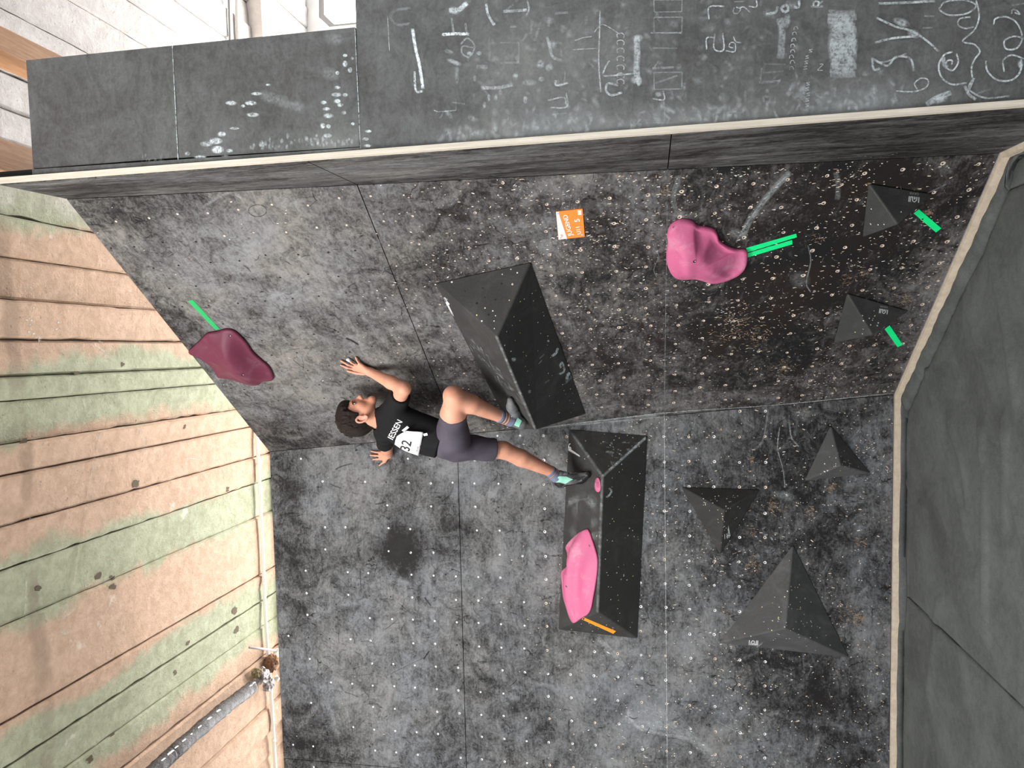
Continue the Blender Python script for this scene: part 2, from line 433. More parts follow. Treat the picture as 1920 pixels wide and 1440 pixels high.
def mat_mesh(name, poly, mat, th=.34, step=.024, hfun=WR_, **k):
    bm = bmesh.new()
    top = bm.faces.new([bm.verts.new((p[0], p[1], MATZ)) for p in poly])
    xs = [p[0] for p in poly]; ys = [p[1] for p in poly]
    for axis, lo, hi in ((0, min(xs), max(xs)), (1, max(min(ys), 2.0), max(ys))):
        v = math.floor(lo/step)*step+step/2
        while v < hi:
            co = [0, 0, 0]; no = [0, 0, 0]; co[axis] = v; no[axis] = 1
            bmesh.ops.bisect_plane(bm, geom=bm.verts[:]+bm.edges[:]+bm.faces[:], plane_co=co, plane_no=no, dist=1e-6); v += step
    bmesh.ops.recalc_face_normals(bm, faces=bm.faces)
    if sum(f.normal.z for f in bm.faces) < 0: bmesh.ops.reverse_faces(bm, faces=bm.faces)
    bnd = [e for e in bm.edges if e.is_boundary]
    bv = set(v for e in bnd for v in e.verts)
    for v in bm.verts:
        d = 0 if v in bv else 1
        v.co.z += hfun(v.co.x, v.co.y)*d - (0 if d else .004)
    r = bmesh.ops.extrude_edge_only(bm, edges=bnd)
    for e in r['geom']:
        if isinstance(e, bmesh.types.BMVert): e.co.z = MATZ-th
    me = bpy.data.meshes.new(name); bm.to_mesh(me); bm.free()
    for p in me.polygons: p.use_smooth = True
    return link(name, me, mat, **k)
gap2 = V(sd_[1], -sd_[0], 0)*.004
if gap2[0] > 0: gap2 = -gap2
polyA = crL[3:]+crR[1:]+[rFar-V(0, .004, 0)+V(0, 0, 0), sFar-gap2, s1-gap2]
polyB = [farL]+crL[:4]+[s1+gap2, sFar+gap2, V(farL[0], sFar[1], MATZ)]
sc_ = V(1.25, 2.30, MATZ)
polyC = [r1+V(.004, .003, 0), zc((1905, 300)), V(.86, 2.46, MATZ), V(2.4, 2.34, MATZ), V(2.4, 1.3, MATZ), rFar+V(.004, .003, 0)]
mat_mesh('crash_mat', polyA, MAT['carpet'], label='large charcoal carpeted landing mat with creases under the slanted facet', cat='mat', group='landing mats')
mat_mesh('crash_mat', polyB, MAT['carpet'], label='charcoal carpeted landing mat beyond the diagonal seam, below the flat wall', cat='mat', group='landing mats')
mat_mesh('crash_mat', polyC, MAT['carpet'], label='charcoal landing mat in the corner under the narrow side facet', cat='mat', group='landing mats')
# carpet skirts rising from the mat to the wooden batten
def skirt(name, crease, top, label):
    n = 60
    def res(pts):
        d = [0]
        for a, b in zip(pts[:-1], pts[1:]): d.append(d[-1]+np.linalg.norm(np.array(b)-np.array(a)))
        out = []
        for i in range(n+1):
            t = d[-1]*i/n; j = 0
            while j < len(d)-2 and d[j+1] < t: j += 1
            f = (t-d[j])/max(1e-9, d[j+1]-d[j]); out.append(np.array(pts[j])*(1-f)+np.array(pts[j+1])*f)
        return out
    a = res(crease); b = res(top); vs = []; fs = []
    prof = [(0, 0, -.02), (.0, 0, .004), (.12, .012, 0), (.5, .012, 0), (.85, .006, 0), (1, 0, 0), (1, 0, -.03)]
    for i in range(n+1):
        wob = .0022*math.sin(i*.55)+.0016*math.sin(i*1.7+1)
        for (t, hz, dz) in prof:
            p = a[i]*(1-t)+b[i]*t; vs.append(p+V(0, 0, hz+dz+wob*(0 < t)))
    m = len(prof)
    for i in range(n):
        for j in range(m-1): fs.append((i*m+j, i*m+j+1, (i+1)*m+j+1, (i+1)*m+j))
    me = mesh(name, vs, fs, True)
    o = link(name, me, MAT['flap'], label=label, cat='carpet strip', group='carpet skirts along the wall foot')
    md = o.modifiers.new('t', 'SOLIDIFY'); md.thickness = .006; md.offset = 0
    return o
def trimpt(p, o=.021, z=-.040): return p+V(0, 0, z)
bl = base_line
nl2 = nL; nc2 = nrm(V(nC[0], nC[1], 0)); ns2 = nrm(V(nS[0], nS[1], 0))
mitA = (nl2+nc2)/(1+nl2 @ nc2); mitC = (nc2+ns2)/(1+nc2 @ ns2)
skirt('carpet_skirt', [farL]+crL, [V(farL[0], PL.at(0, 0)[1]+0, 0)*0+PL.at(PL.uv(farL)[0], -.036, .022), A0+mitA*.022+V(0, 0, -.036)], 'thin carpet skirt along the foot of the flat wall')
skirt('carpet_skirt', crR, [A0+mitA*.022+V(0, 0, -.036), C0+mitC*.022+V(0, 0, -.036)], 'wide carpet skirt sloping up to the foot of the slanted facet')
skirt('carpet_skirt', [crR[-1], zc((1905, 300)), V(.84, 2.47, MATZ)], [C0+mitC*.022+V(0, 0, -.036), E0+ns2*.022+V(0, 0, -.036), E0+ns2*.022+V(0, -.03, -.036)], 'short carpet skirt in the corner under the narrow side facet')

# ------------------------------------------------------------------ concrete ceiling
CEILZ = CAMZ+3.0
BD = nrm(V(.045, 1, 0)); BX = V(1, 0, 0)
def sco(x, y): p = zhit(x, y, CEILZ); return p[0]-.045*(p[1]-4)
def ceil_mat():
    m, nt, b = newmat('board_marked_concrete'); t = NT(nt); ob = t.coord('Object')
    sep = t.n('ShaderNodeSeparateXYZ'); nt.links.new(ob, sep.inputs[0])
    s = t.math('SUBTRACT', sep.outputs[0], t.math('MULTIPLY_ADD', sep.outputs[1], .045, -.18))
    wob = t.math('MULTIPLY', t.math('SUBTRACT', t.noise(ob, 1.3, 5, .62, .8), .5), .50)
    sw = t.math('ADD', s, wob)
    green = None
    for (c, hw) in ((sco(200, 730), .19), (sco(240, 1030), .17), (sco(300, 1290), .20), (sco(60, 372), .12), (sco(60, 1400), .12)):
        g = t.rng(t.math('ABSOLUTE', t.math('SUBTRACT', sw, c)), hw+.05, hw-.05)
        green = g if green is None else t.math('MAXIMUM', green, g)
    n = t.noise(ob, 14, 8, .72, .3); nf = t.noise(ob, 60, 6, .75)
    terr = t.mix(t.rng(n, .3, .7), (.39, .255, .168), (.52, .355, .25))
    grn = t.mix(t.rng(n, .3, .7), (.255, .26, .165), (.37, .38, .26))
    c = t.mix(green, terr, grn)
    # pale paint towards the window side
    wh = t.rng(t.math('ADD', s, t.math('MULTIPLY', t.math('SUBTRACT', t.noise(ob, 2.5, 6, .65), .5), .5)), sco(60, 400)-.02, sco(60, 330)+.08)
    pale = t.mix(t.rng(n, .35, .65), (.50, .46, .43), (.60, .565, .54))
    c = t.mix(wh, c, pale)
    # pale splashes and a dark shadow line painted across the boards
    spl = t.math('MULTIPLY', t.rng(t.noise(ob, 5, 4, .6), .66, .74), .55)
    c = t.mix(spl, c, (.66, .58, .50))
    shadow_band = t.rng(t.math('ABSOLUTE', t.math('SUBTRACT', t.math('ADD', sep.outputs[1], t.math('MULTIPLY', t.noise(ob, 3, 3, .5), .14)), t.math('MULTIPLY_ADD', sep.outputs[0], -.10, 3.27))), .06, .02)
    shadow_band = t.math('MULTIPLY', t.math('MULTIPLY', shadow_band, t.rng(t.noise(ob, 1.6, 3, .5), .40, .55)), .45)
    c = t.mix(shadow_band, c, (.16, .11, .07))
    pit = t.rng(t.noise(ob, 45, 4, .7), .64, .72)
    c = t.mix(t.math('MULTIPLY', pit, .35), c, (.13, .10, .07))
    t.set(b.inputs['Base Color'], c); b.inputs['Roughness'].default_value = .92
    h = t.math('SUBTRACT', t.math('ADD', t.math('MULTIPLY', n, .9), t.math('MULTIPLY', nf, .5)), t.math('MULTIPLY', pit, .6))
    t.set(b.inputs['Normal'], t.bump(h, .8, .02))
    return m
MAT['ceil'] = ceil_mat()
ceiling = box('ceiling', (-6, .3, CEILZ+.03), (4.2, 6.6, CEILZ+.25), simple('concrete_joint_shadow', (.10, .075, .05), .95), kind='structure')
ceiling['label'] = 'board-marked concrete ceiling in terracotta, pale green and white'
cuts = sorted([sco(0, y) for y in (637, 707, 754, 835, 894, 990, 1072, 1177, 1361)]+[sco(0, y) for y in (560, 480, 400, 330, 262, 200, 130, 60, 12)])
lo = cuts[0]
while lo > -5.0: lo -= .19+.07*rnd.random(); cuts.insert(0, lo)
hi = cuts[-1]
while hi < 4.0: hi += .17+.06*rnd.random(); cuts.append(hi)
rs = random.Random(3)
for i in range(len(cuts)-1):
    a, b_ = cuts[i], cuts[i+1]
    if b_-a < .03: continue
    dz = rs.uniform(-.014, .012); tl = rs.uniform(-.012, .012); ph = rs.uniform(0, 9)
    ny = 90 if -2.6 < a < 2.2 else 12
    y0, y1 = .4, 6.5; vs = []; fs = []
    prof = [(0, .03), (0.0, .006), (.010, 0), (None, 0), (-.010, 0), (-.0, .006), (-.0, .03)]
    wa = rs.random() < .55
    for k in range(ny+1):
        y = y0+(y1-y0)*k/ny; xb = .045*(y-4)
        j0 = .0012+abs(rs.gauss(0, .0040 if wa else .0008)); j1 = .0008+abs(rs.gauss(0, .0012))
        xs = [a+j0, a+j0, a+j0+.012, (a+b_)/2, b_-j1-.012, b_-j1, b_-j1]
        zs = [.03, .007+rs.uniform(0, .006), dz+rs.uniform(-.002, .002), dz+tl*.0+.004*math.sin(y*1.3+ph), dz+tl+rs.uniform(-.002, .002), .007+tl+rs.uniform(0, .004), .03]
        for x, z in zip(xs, zs): vs.append((x+xb, y, CEILZ+z))
    for k in range(ny):
        for j in range(6): fs.append((k*7+j, (k+1)*7+j, (k+1)*7+j+1, k*7+j+1))
    me = mesh('concrete_board_strip', vs, fs)
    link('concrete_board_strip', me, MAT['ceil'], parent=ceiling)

# ------------------------------------------------------------------ back wall with window band (seen past the return wall)
MAT['white_wall'] = simple('white_limewash', (.80, .79, .77), .9, (12, .4, .01), .06, 4)
BY = 6.45
def bwx(x, y): return yhit(x, y, BY)
wz0 = .4+CAMZ; wz1 = bwx(597, 20)[2]
wx0 = bwx(620, 50)[0]
pane_w = 1.5
wall_back = empty('wall_back', kind='structure'); wall_back['label'] = 'white rear wall with a band of bright windows'
box('wall_segment', (-6, BY, wz1), (6, BY+.25, CEILZ+.1), MAT['white_wall'], parent=wall_back)
box('wall_segment', (-6, BY, -.5), (6, BY+.25, wz0), MAT['white_wall'], parent=wall_back)
gm, gnt, gb = newmat('sky_bright_glass'); gb.inputs['Base Color'].default_value = (.9, .95, 1, 1)
gb.inputs['Emission Color'].default_value = (1, 1, 1, 1); gb.inputs['Emission Strength'].default_value = 5.0
gb.inputs['Roughness'].default_value = .1
MAT['frame'] = simple('grey_window_frame', (.30, .29, .28), .5)
xpos = wx0-6*(pane_w+.22); k = 0
prev = -6
for i in range(9):
    xa = wx0+(i-4)*(pane_w+.22); xb = xa+pane_w
    if xb > 6.2: break
    if xa-prev > .02: box('wall_segment', (prev, BY, wz0), (xa, BY+.25, wz1), MAT['white_wall'], parent=wall_back)
    prev = xb
    k += 1
    wdw = empty('window_%d' % k, (xa, BY+.05, wz0), kind='structure')
    wdw['label'] = 'sunlit window in the rear wall with rounded metal frame'
    # rounded frame
    cx = [(xa+.10, wz0), (xb-.10, wz0), (xb, wz0+.10), (xb, wz1-.10), (xb-.10, wz1), (xa+.10, wz1), (xa, wz1-.10), (xa, wz0+.10)]
    vs = []; fs = []
    ctr = ((xa+xb)/2, (wz0+wz1)/2)
    for (x, z) in cx:
        for d, yy in ((0, BY+.02), (.05, BY+.02), (.05, BY+.09), (0, BY+.09)):
            l = math.hypot(ctr[0]-x, ctr[1]-z); vs.append((x+(ctr[0]-x)/l*d-xa, yy-BY-.05, z+(ctr[1]-z)/l*d-wz0))
    for a in range(8):
        b2 = (a+1) % 8
        for c in range(4): c2 = (c+1) % 4; fs.append((a*4+c, b2*4+c, b2*4+c2, a*4+c2))
    me = mesh('window_frame', vs, fs); fix_normals(me); link('window_frame', me, MAT['frame'], parent=wdw)
    o = box('window_pane', (0, .005, 0), (pane_w, .02, wz1-wz0), gm, parent=wdw)
    if len(gm.node_tree.nodes) == 0: pass
if prev < 6: box('wall_segment', (prev, BY, wz0), (6, BY+.25, wz1), MAT['white_wall'], parent=wall_back)
# concrete joist under the ceiling in front of the windows
j0 = zhit(470, 0, CEILZ-.02); j1 = zhit(508, 0, CEILZ-.02)
yy0 = j0[1]; yy1 = j1[1]
vs = []
for (x, y) in ((-5.5, yy0+.72), (4.0, yy0-.08), (4.0, yy0+.18), (-5.5, yy0+.98)):
    vs.append((x, y, CEILZ-.10))
for (x, y) in ((-5.5, yy0+.72), (4.0, yy0-.08), (4.0, yy0+.18), (-5.5, yy0+.98)):
    vs.append((x, y, CEILZ+.02))
me = mesh('trim_5', vs, [(0, 1, 2, 3), (7, 6, 5, 4), (0, 4, 5, 1), (1, 5, 6, 2), (2, 6, 7, 3), (3, 7, 4, 0)]); fix_normals(me)
link('trim_5', me, simple('joist_concrete', (.66, .58, .53), .9, (18, .4, .01), .1, 6), kind='structure')
# white conduit along the ceiling
pz = CEILZ-.03
cp = [zhit(x, y, pz) for x, y in ((439, -200), (452, 250), (482, 820), (491, 1000), (499, 1180), (508, 1300), (516, 1440), (526, 1640))]
cp = catmull(cp, 6)
vs, fs = tube(cp, .0135, 10)
cond = empty('conduit_pipe', cp[20], label='thin white conduit pipe clipped along the concrete ceiling', cat='pipe')
def child(name, vs, fs, mat, parent, smooth=False, **k):
    me = mesh(name, [np.array(v)-np.array(parent.location) for v in vs], fs, smooth); return link(name, me, mat, parent=parent, **k)
MAT['conduit'] = simple('white_conduit', (.74, .70, .62), .5)
child('pipe_run', vs, fs, MAT['conduit'], cond, True)
for px in (870, 1100, 1380):
    i = min(range(len(cp)), key=lambda i: abs(proj(cp[i])[1]-px)); p = cp[i]
    v2, f2 = tube([p-V(.012, 0, 0), p+V(.012, 0, 0)], .0175, 10); child('pipe_clip', v2, f2, MAT['conduit'], cond, True)
cond2 = [p+V(0, -.10, .005) for p in cp if p[0] > 1.0]
if len(cond2) > 2:
    v2, f2 = tube(cond2, .008, 8); me = mesh('cable', v2, f2, True)
    link('ceiling_cable', me, simple('grey_cable', (.25, .24, .23), .5), label='thin grey cable beside the conduit at the window end', cat='cable')
# lagged pipe coming off the conduit, wrapped in black foil
zl = CEILZ-.10
pts = [(478, 1283, zl), (462, 1297, zl), (420, 1329, zl-.01), (372, 1370, zl-.02), (330, 1407, zl-.02), (290, 1444, zl-.02), (180, 1545, zl-.02), (40, 1680, zl-.02), (-120, 1840, zl-.02)]
lp = catmull([zhit(*p) for p in pts], 14); rr = random.Random(5)
rad = [.046+.002*math.sin(i*.5)+rr.uniform(-.0025, .003) for i in range(len(lp))]
for i in range(5): rad[i] = .012
rad[5] = .034
lag = empty('lagged_pipe', lp[0], label='pipe lagged in crinkled black foil hanging below the ceiling', cat='pipe')
fm, fnt, fb = newmat('crinkled_black_foil'); t = NT(fnt); ob = t.coord('Object')
fb.inputs['Base Color'].default_value = (.030, .025, .024, 1); fb.inputs['Roughness'].default_value = .42
t.set(fb.inputs['Normal'], t.bump(t.noise(ob, 38, 5, .65, 1.2), .8, .02))
vs, fs = tube(lp, rad, 18); child('foil_lagging', vs, fs, fm, lag, True)
MAT['silver'] = simple('silver_tape', (.60, .58, .56), .35)
MAT['silver'].node_tree.nodes['Principled BSDF'].inputs['Metallic'].default_value = .5
# silver seam flecks along the lagging
for i in range(8, len(lp)-4, 5):
    p = lp[i]; tdir = nrm(lp[i+1]-lp[i-1]); side = nrm(np.cross(tdir, ZUP)); side = side if side[1] < 0 else -side
    c = p+(-side*.0+V(-.2, -.5, -.75)/.92*0)+nrm(side*.85-ZUP*.55)*(rad[i]+.001)
    up = nrm(np.cross(tdir, nrm(side*.85-ZUP*.55)))
    L = rr.uniform(.014, .03); W = rr.uniform(.003, .006)
    vs = [c-tdir*L-up*W, c+tdir*L-up*W*.4, c+tdir*L*.8+up*W, c-tdir*L*.7+up*W*.6]
    vs += [v-nrm(side*.85-ZUP*.55)*.006 for v in vs]
    child('silver_fleck', vs, [(0, 1, 2, 3), (7, 6, 5, 4), (0, 4, 5, 1), (1, 5, 6, 2), (2, 6, 7, 3), (3, 7, 4, 0)], MAT['silver'], lag)
# torn wrapped joint on the conduit
jc = zhit(499, 1262, CEILZ-.07)
joint = empty('wrapped_pipe_joint', jc, label='ragged pipe joint wrapped in torn grey tape and brown fibre', cat='pipe joint')
def ragged(c, r, n, seed, sx=(1, 1, 1)):
    g = random.Random(seed); bm = bmesh.new(); bmesh.ops.create_icosphere(bm, subdivisions=n, radius=1)
    for v in bm.verts:
        k = r*(1+g.uniform(-.28, .28)); v.co = Vector((v.co.x*k*sx[0]+c[0], v.co.y*k*sx[1]+c[1], v.co.z*k*sx[2]+c[2]))
    me = bpy.data.meshes.new('m'); bm.to_mesh(me); bm.free(); return me
MAT['torn'] = simple('torn_grey_tape', (.24, .21, .20), .4, (40, .6, .01), .4, 30)
MAT['fibre'] = simple('brown_fibre', (.20, .10, .05), .9, (80, .8, .01), .4, 60)
jw = lambda x, y, d=.07: zhit(x, y, CEILZ-d)-jc
def jpart(name, c, r, seed, mat, sx=(1, 1, 1), n=3):
    me = ragged(c, r, n, seed, sx); link(name, me, mat, parent=joint)
jpart('tape_wrap', jw(490, 1268), .066, 1, MAT['torn'], (.9, .9, .8))
jpart('fibre_bundle', jw(509, 1243), .062, 2, MAT['fibre'], (1.0, .8, .8))
jpart('tape_wrap', jw(503, 1283), .055, 3, MAT['torn'], (.9, .9, .7))
jpart('tape_wrap', jw(481, 1262), .04, 6, simple('rusty_brown_foam', (.16, .12, .06), .9), (.9, .9, .9))
jpart('white_sleeve', jw(519, 1225), .034, 4, MAT['conduit'], (1, .8, .8), 2)
jpart('white_sleeve', jw(519, 1272), .026, 8, MAT['conduit'], (1, .8, .8), 2)
v0 = jw(468, 1214); v1 = jw(520, 1220)
vs, fs = tube([v0, v1], .009, 8); link('steel_rod', mesh('steel_rod', vs, fs, True), simple('rod_steel', (.30, .27, .27), .5), parent=joint)
# timber beams over the return wall
def beam(nm, x_l, w_, z0, h_, y0, y1, label):
    vs = []
    for (dx, dz) in ((0, 0), (w_, 0), (w_, h_), (0, h_)):
        for y in (y0, y1): vs.append((x_l+dx+.045*(y-2.6), y, z0+dz))
    fs = [(0, 1, 3, 2), (2, 3, 5, 4), (4, 5, 7, 6), (6, 7, 1, 0), (0, 2, 4, 6), (1, 7, 5, 3)]
    me = mesh(nm, vs, fs); fix_normals(me)
    bm = bmesh.new(); bm.from_mesh(me); bmesh.ops.bevel(bm, geom=list(bm.edges), offset=.004, segments=1, affect='EDGES'); bm.to_mesh(me); bm.free()
    link(nm, me, MAT['beam'], label=label, cat='beam', group='timber beams above the return wall')
pb = zhit(0, 93, 3.775); pr = zhit(0, 47, 3.775)
beam('timber_beam', pb[0]-.045*(pb[1]-2.6), pr[0]-pb[0], 3.775, .16, 1.4, 4.2, 'orange timber beam passing over the outer corner of the black return wall')
pb = zhit(0, 322, 3.765); pr = zhit(0, 262, 3.765)
beam('timber_beam', pb[0]-.045*(pb[1]-2.6)+.012, pr[0]-pb[0], 3.785, .10, 1.4, 2.9, 'reddish brown timber beam at the inner top corner of the return wall')

# ------------------------------------------------------------------ bolt holes and screw specks
class Soup:
    def __init__(s): s.v = []; s.f = []; s.mi = []
    def disc(s, c, e1, e2, r1, r2, n, k, mi=0, jit=0.0, g=None):
        b = len(s.v)
        for i in range(k):
            a = 2*math.pi*i/k; q = 1+(g.uniform(-jit, jit) if g else 0)
            s.v.append(c+e1*math.cos(a)*r1*q+e2*math.sin(a)*r2*q)
        s.f.append(tuple(range(b, b+k))); s.mi.append(mi)
    def build(s, name, mats, parent, **k):
        me = mesh(name, s.v, s.f)
        for m in mats: me.materials.append(m)
        me.polygons.foreach_set('material_index', s.mi); me.update()
        return link(name, me, None, parent=parent, **k)
def inpoly(x, y, P):
    c = False
    for i in range(len(P)):
        (x1, y1), (x2, y2) = P[i-1], P[i]
        if (y1 > y) != (y2 > y) and x < (x2-x1)*(y-y1)/(y2-y1)+x1: c = not c
    return c
leftPx = [(508, 850), (1674, 742), (1668, 1445), (531, 1445)]
centPx = [(135, 376), (1870, 290), (1672, 738), (506, 843)]
def tnut(s, pl, c, r, g, mi):
    e1, e2 = pl.e1, pl.e2
    s.disc(c+pl.n*.0012, e1, e2, r, r, None, 9, mi, .08, g)
    o = e2*r*.30*g.uniform(.5, 1.2)+e1*r*g.uniform(-.25, .25)
    s.disc(c+pl.n*.0018+o, e1, e2, r*.42, r*.42, None, 7, 2)
g = random.Random(11); sp = Soup()
u0, v0 = PL.uv(PL.hit(810, 992.6))
for i in range(-14, 20):
    for j in range(-14, 14):
        c = PL.at(u0+j*.147+g.gauss(0, .002), v0+i*.1425+g.gauss(0, .002)); x, y = proj(c)
        if not inpoly(x, y, leftPx) or x < 540: continue
        faint = g.random()
        if x < 690 and g.random() < .4: continue
        if x < 1000:
            if faint < .18: sp.disc(c+PL.n*.0012, PL.e1, PL.e2, .005, .005, None, 7, 2)
            elif faint < .75: sp.disc(c+PL.n*.0012, PL.e1, PL.e2, .0065, .0065, None, 9, 0)
            else: tnut(sp, PL, c, .0075, g, 0)
        else: tnut(sp, PL, c, g.uniform(.0075, .0095), g, 0 if faint < .6 else 1)
sp.build('bolt_hole', [MAT['white_spot'], MAT['cream'], MAT['hole']], WL, kind='stuff', label='rows of small white-rimmed bolt holes')
sp = Soup()
for i in range(-30, 30):
    for j in range(-30, 30):
        c = PC.at(.05+j*.142+g.gauss(0, .008), .06+i*.142+g.gauss(0, .008)); x, y = proj(c)
        if not inpoly(x, y, centPx): continue
        if x < 700:
            sp.disc(c+PC.n*.0012, PC.e1, PC.e2, .0055, .0055, None, 7, 2 if y > 450 else 1)
        elif x < 1000 and g.random() < .5: sp.disc(c+PC.n*.0012, PC.e1, PC.e2, .004, .004, None, 7, 1)
        else: tnut(sp, PC, c, g.uniform(.0080, .0105)*(.62+.38*max(0, min(1, (x-800)/350))), g, 1)
sp.build('bolt_hole', [MAT['white_spot'], MAT['cream'], MAT['hole']], WC, kind='stuff', label='scattered cream-rimmed bolt holes')
def specks(pl, root, n, pxpoly, dens, seed, size=(1, .4)):
    g = random.Random(seed); s = Soup(); k = 0
    xs = [p[0] for p in pxpoly]; ys = [p[1] for p in pxpoly]
    clusters = [(g.uniform(min(xs), max(xs)), g.uniform(min(ys), max(ys)), g.uniform(12, 60)) for _ in range(70)]
    tries = 0
    while k < n and tries < n*40:
        tries += 1
        if g.random() < .45: cx, cy, cr = g.choice(clusters); x = g.gauss(cx, cr); y = g.gauss(cy, cr)
        else: x = g.uniform(min(xs), max(xs)); y = g.uniform(min(ys), max(ys))
        if not inpoly(x, y, pxpoly) or g.random() > dens(x, y): continue
        c = pl.hit(x, y)+pl.n*.001; q = g.random()
        r = g.uniform(.0014, .0034)*size[0]; el = 1.0 if q < size[1] else g.uniform(1.3, 3.0)
        ang = g.gauss(1.57, .35)
        d1 = pl.e1*math.cos(ang)+pl.e2*math.sin(ang); d2 = pl.e1*-math.sin(ang)+pl.e2*math.cos(ang)
        s.disc(c, d1, d2, r*el, r*.75, None, 6, 0 if g.random() < .75 else (1 if g.random() < .7 else 3), .3, g); k += 1
    s.build('screw_speck', [MAT['cream'], MAT['white_spot'], MAT['hole'], MAT['wood_chip']], root, kind='stuff', label='tiny pale screw scars and chips')
sm = lambda a, b, x: max(0, min(1, (x-a)/(b-a)))
specks(PC, WC, 2900, centPx, lambda x, y: .03+.97*sm(650, 1050, x), 21)
specks(PL, WL, 1500, leftPx, lambda x, y: .02+.98*sm(950, 1300, x), 22, (1.2, .75))
stripPx = [(600, 305), (1915, 196), (1880, 282), (690, 347)]
specks(PS, WR, 260, stripPx, lambda x, y: .1+.9*sm(700, 1500, x), 23, (.9, .5))
# splintered bare-wood patches
def chips(pl, root, spots, seed):
    g = random.Random(seed); s = Soup()
    for (x, y, r, n) in spots:
        for _ in range(int(n*1.7)):
            c = pl.hit(g.gauss(x, r*.8), g.gauss(y, r*.7))+pl.n*.0009; L = g.uniform(.003, .013); a = g.gauss(1.3, .6)
            d1 = pl.e1*math.cos(a)+pl.e2*math.sin(a); d2 = pl.e1*-math.sin(a)+pl.e2*math.cos(a)
            s.disc(c, d1, d2, L, L*g.uniform(.06, .2), None, 6, 0, .35, g)
    s.build('splintered_patch', [MAT['wood_chip']], root, kind='stuff', label='splintered patches of bare brown wood')
chips(PC, WC, [(1370, 620, 22, 60), (1425, 630, 14, 50), (1400, 600, 25, 40), (1470, 690, 16, 40), (1620, 510, 7, 16), (1590, 525, 8, 14), (1740, 398, 5, 18), (1697, 562, 7, 16), (1632, 350, 7, 12), (1535, 445, 8, 12), (1160, 330, 6, 8), (1250, 355, 6, 10)], 31)
chips(PL, WL, [(1408, 862, 6, 14), (1560, 915, 6, 26), (1450, 950, 12, 30), (1517, 957, 6, 16), (1410, 1060, 12, 36), (1412, 996, 6, 12), (1612, 1016, 8, 16), (1612, 1160, 9, 26), (1590, 1155, 16, 18), (1360, 1150, 8, 8)], 32)

# ------------------------------------------------------------------ chalk strokes
class Chalk:
    """soft-edged chalk strokes and dabs lying on a plane; alpha is stored per vertex"""
    def __init__(s, hit): s.hit = hit; s.v = []; s.f = []; s.a = []; s.lv = 0
    def up(s): s.lv += 1; return .0008+.00002*s.lv
    def stroke(s, pts, w, a=1.0, sm_=True, taper=True):
        P = catmull(pts, 6) if sm_ and len(pts) > 2 else [np.array(p, float) for p in pts]
        b = len(s.v); N = len(P); h = s.up()
        for i in range(N):
            d = P[min(i+1, N-1)]-P[max(i-1, 0)]; d = d/(np.linalg.norm(d)+1e-9); nn = np.array([-d[1], d[0]])
            e = 1 if not taper else (.35 if i in (0, N-1) else 1)
            for o, al in ((-1, 0), (-.55, a*e), (.55, a*e), (1, 0)):
                q = P[i]+nn*w*o; s.v.append(s.hit(q[0], q[1], h)); s.a.append(al)
        for i in range(N-1):
            for j in range(3): s.f.append((b+i*4+j, b+i*4+j+1, b+i*4+4+j+1, b+i*4+4+j))
    def dab(s, x, y, r1, r2, ang=0, a=1.0, core=.42):
        b = len(s.v); h = s.up(); k = 14; ca, sa = math.cos(ang), math.sin(ang)
        for t, al in ((core, a), (1, 0)):
            for i in range(k):
                q = 2*math.pi*i/k; dx = math.cos(q)*r1*t; dy = math.sin(q)*r2*t
                s.v.append(s.hit(x+dx*ca-dy*sa, y+dx*sa+dy*ca, h)); s.a.append(al)
        s.f.append(tuple(range(b, b+k)))
        for i in range(k): j = (i+1) % k; s.f.append((b+i, b+k+i, b+k+j, b+j))
    def build(s, name, mat, parent, **k):
        me = mesh(name, s.v, s.f); at = me.attributes.new('alpha', 'FLOAT', 'POINT'); at.data.foreach_set('value', s.a)
        return link(name, me, mat, parent=parent, **k)
def Zm(ox, oy, k): return lambda *p: [(ox+x/k, oy+y/k) for x, y in p]
c = Chalk(PF.hit); L = Zm(660, 0, 3.0); R_ = Zm(1280, 0, 3.0)
# left half of the board (bold strokes, letters and smears)
c.stroke(L((340, 160), (355, 260), (378, 360), (400, 500)), 3.6, .95); c.stroke(L((352, 400), (360, 510), (400, 512)), 2.6, .8)
c.stroke(L((505, 195), (580, 190), (660, 192)), 3.5, .8); c.stroke(L((560, 100), (572, 185)), 2.6, .7); c.stroke(L((638, 130), (645, 190)), 2.4, .6)
c.stroke(L((545, 60), (600, 55), (648, 15)), 5.5, .7); c.dab(*L((575, 60))[0], 12, 8, .2, .55)
c.stroke(L((755, 20), (765, 80), (798, 140)), 3, .55); c.dab(*L((798, 135))[0], 4, 4, 0, .7)
c.stroke(L((850, 65), (930, 60), (985, 55)), 3.4, .6); c.stroke(L((855, 70), (905, 25)), 2.6, .5); c.stroke(L((890, 150), (925, 150)), 2.5, .5)
c.stroke(L((1140, 75), (1215, 70)), 3.0, .55); c.stroke(L((985, 0), (995, 50), (980, 90)), 2.2, .3)
c.stroke(L((200, 90), (205, 180), (208, 240), (212, 290)), .7, .55); c.stroke(L((330, 130), (260, 140), (215, 100), (240, 60), (330, 45)), 3, .13)
for x, y, r in ((545, 290, 10), (565, 345, 13), (585, 355, 12), (715, 300, 6)): c.dab(*L((x, y))[0], r, 5, .3, .35)
c.stroke(L((610, 250), (650, 215), (690, 260), (660, 320), (620, 300), (625, 260), (690, 270)), 2.0, .22); c.dab(*L((660, 300))[0], 6, 5, 0, .35)
c.stroke(L((700, 375), (765, 375)), 4.5, .42); c.stroke(L((725, 495), (830, 492), (905, 475)), 4.0, .38); c.stroke(L((740, 500), (770, 540)), 3, .3)
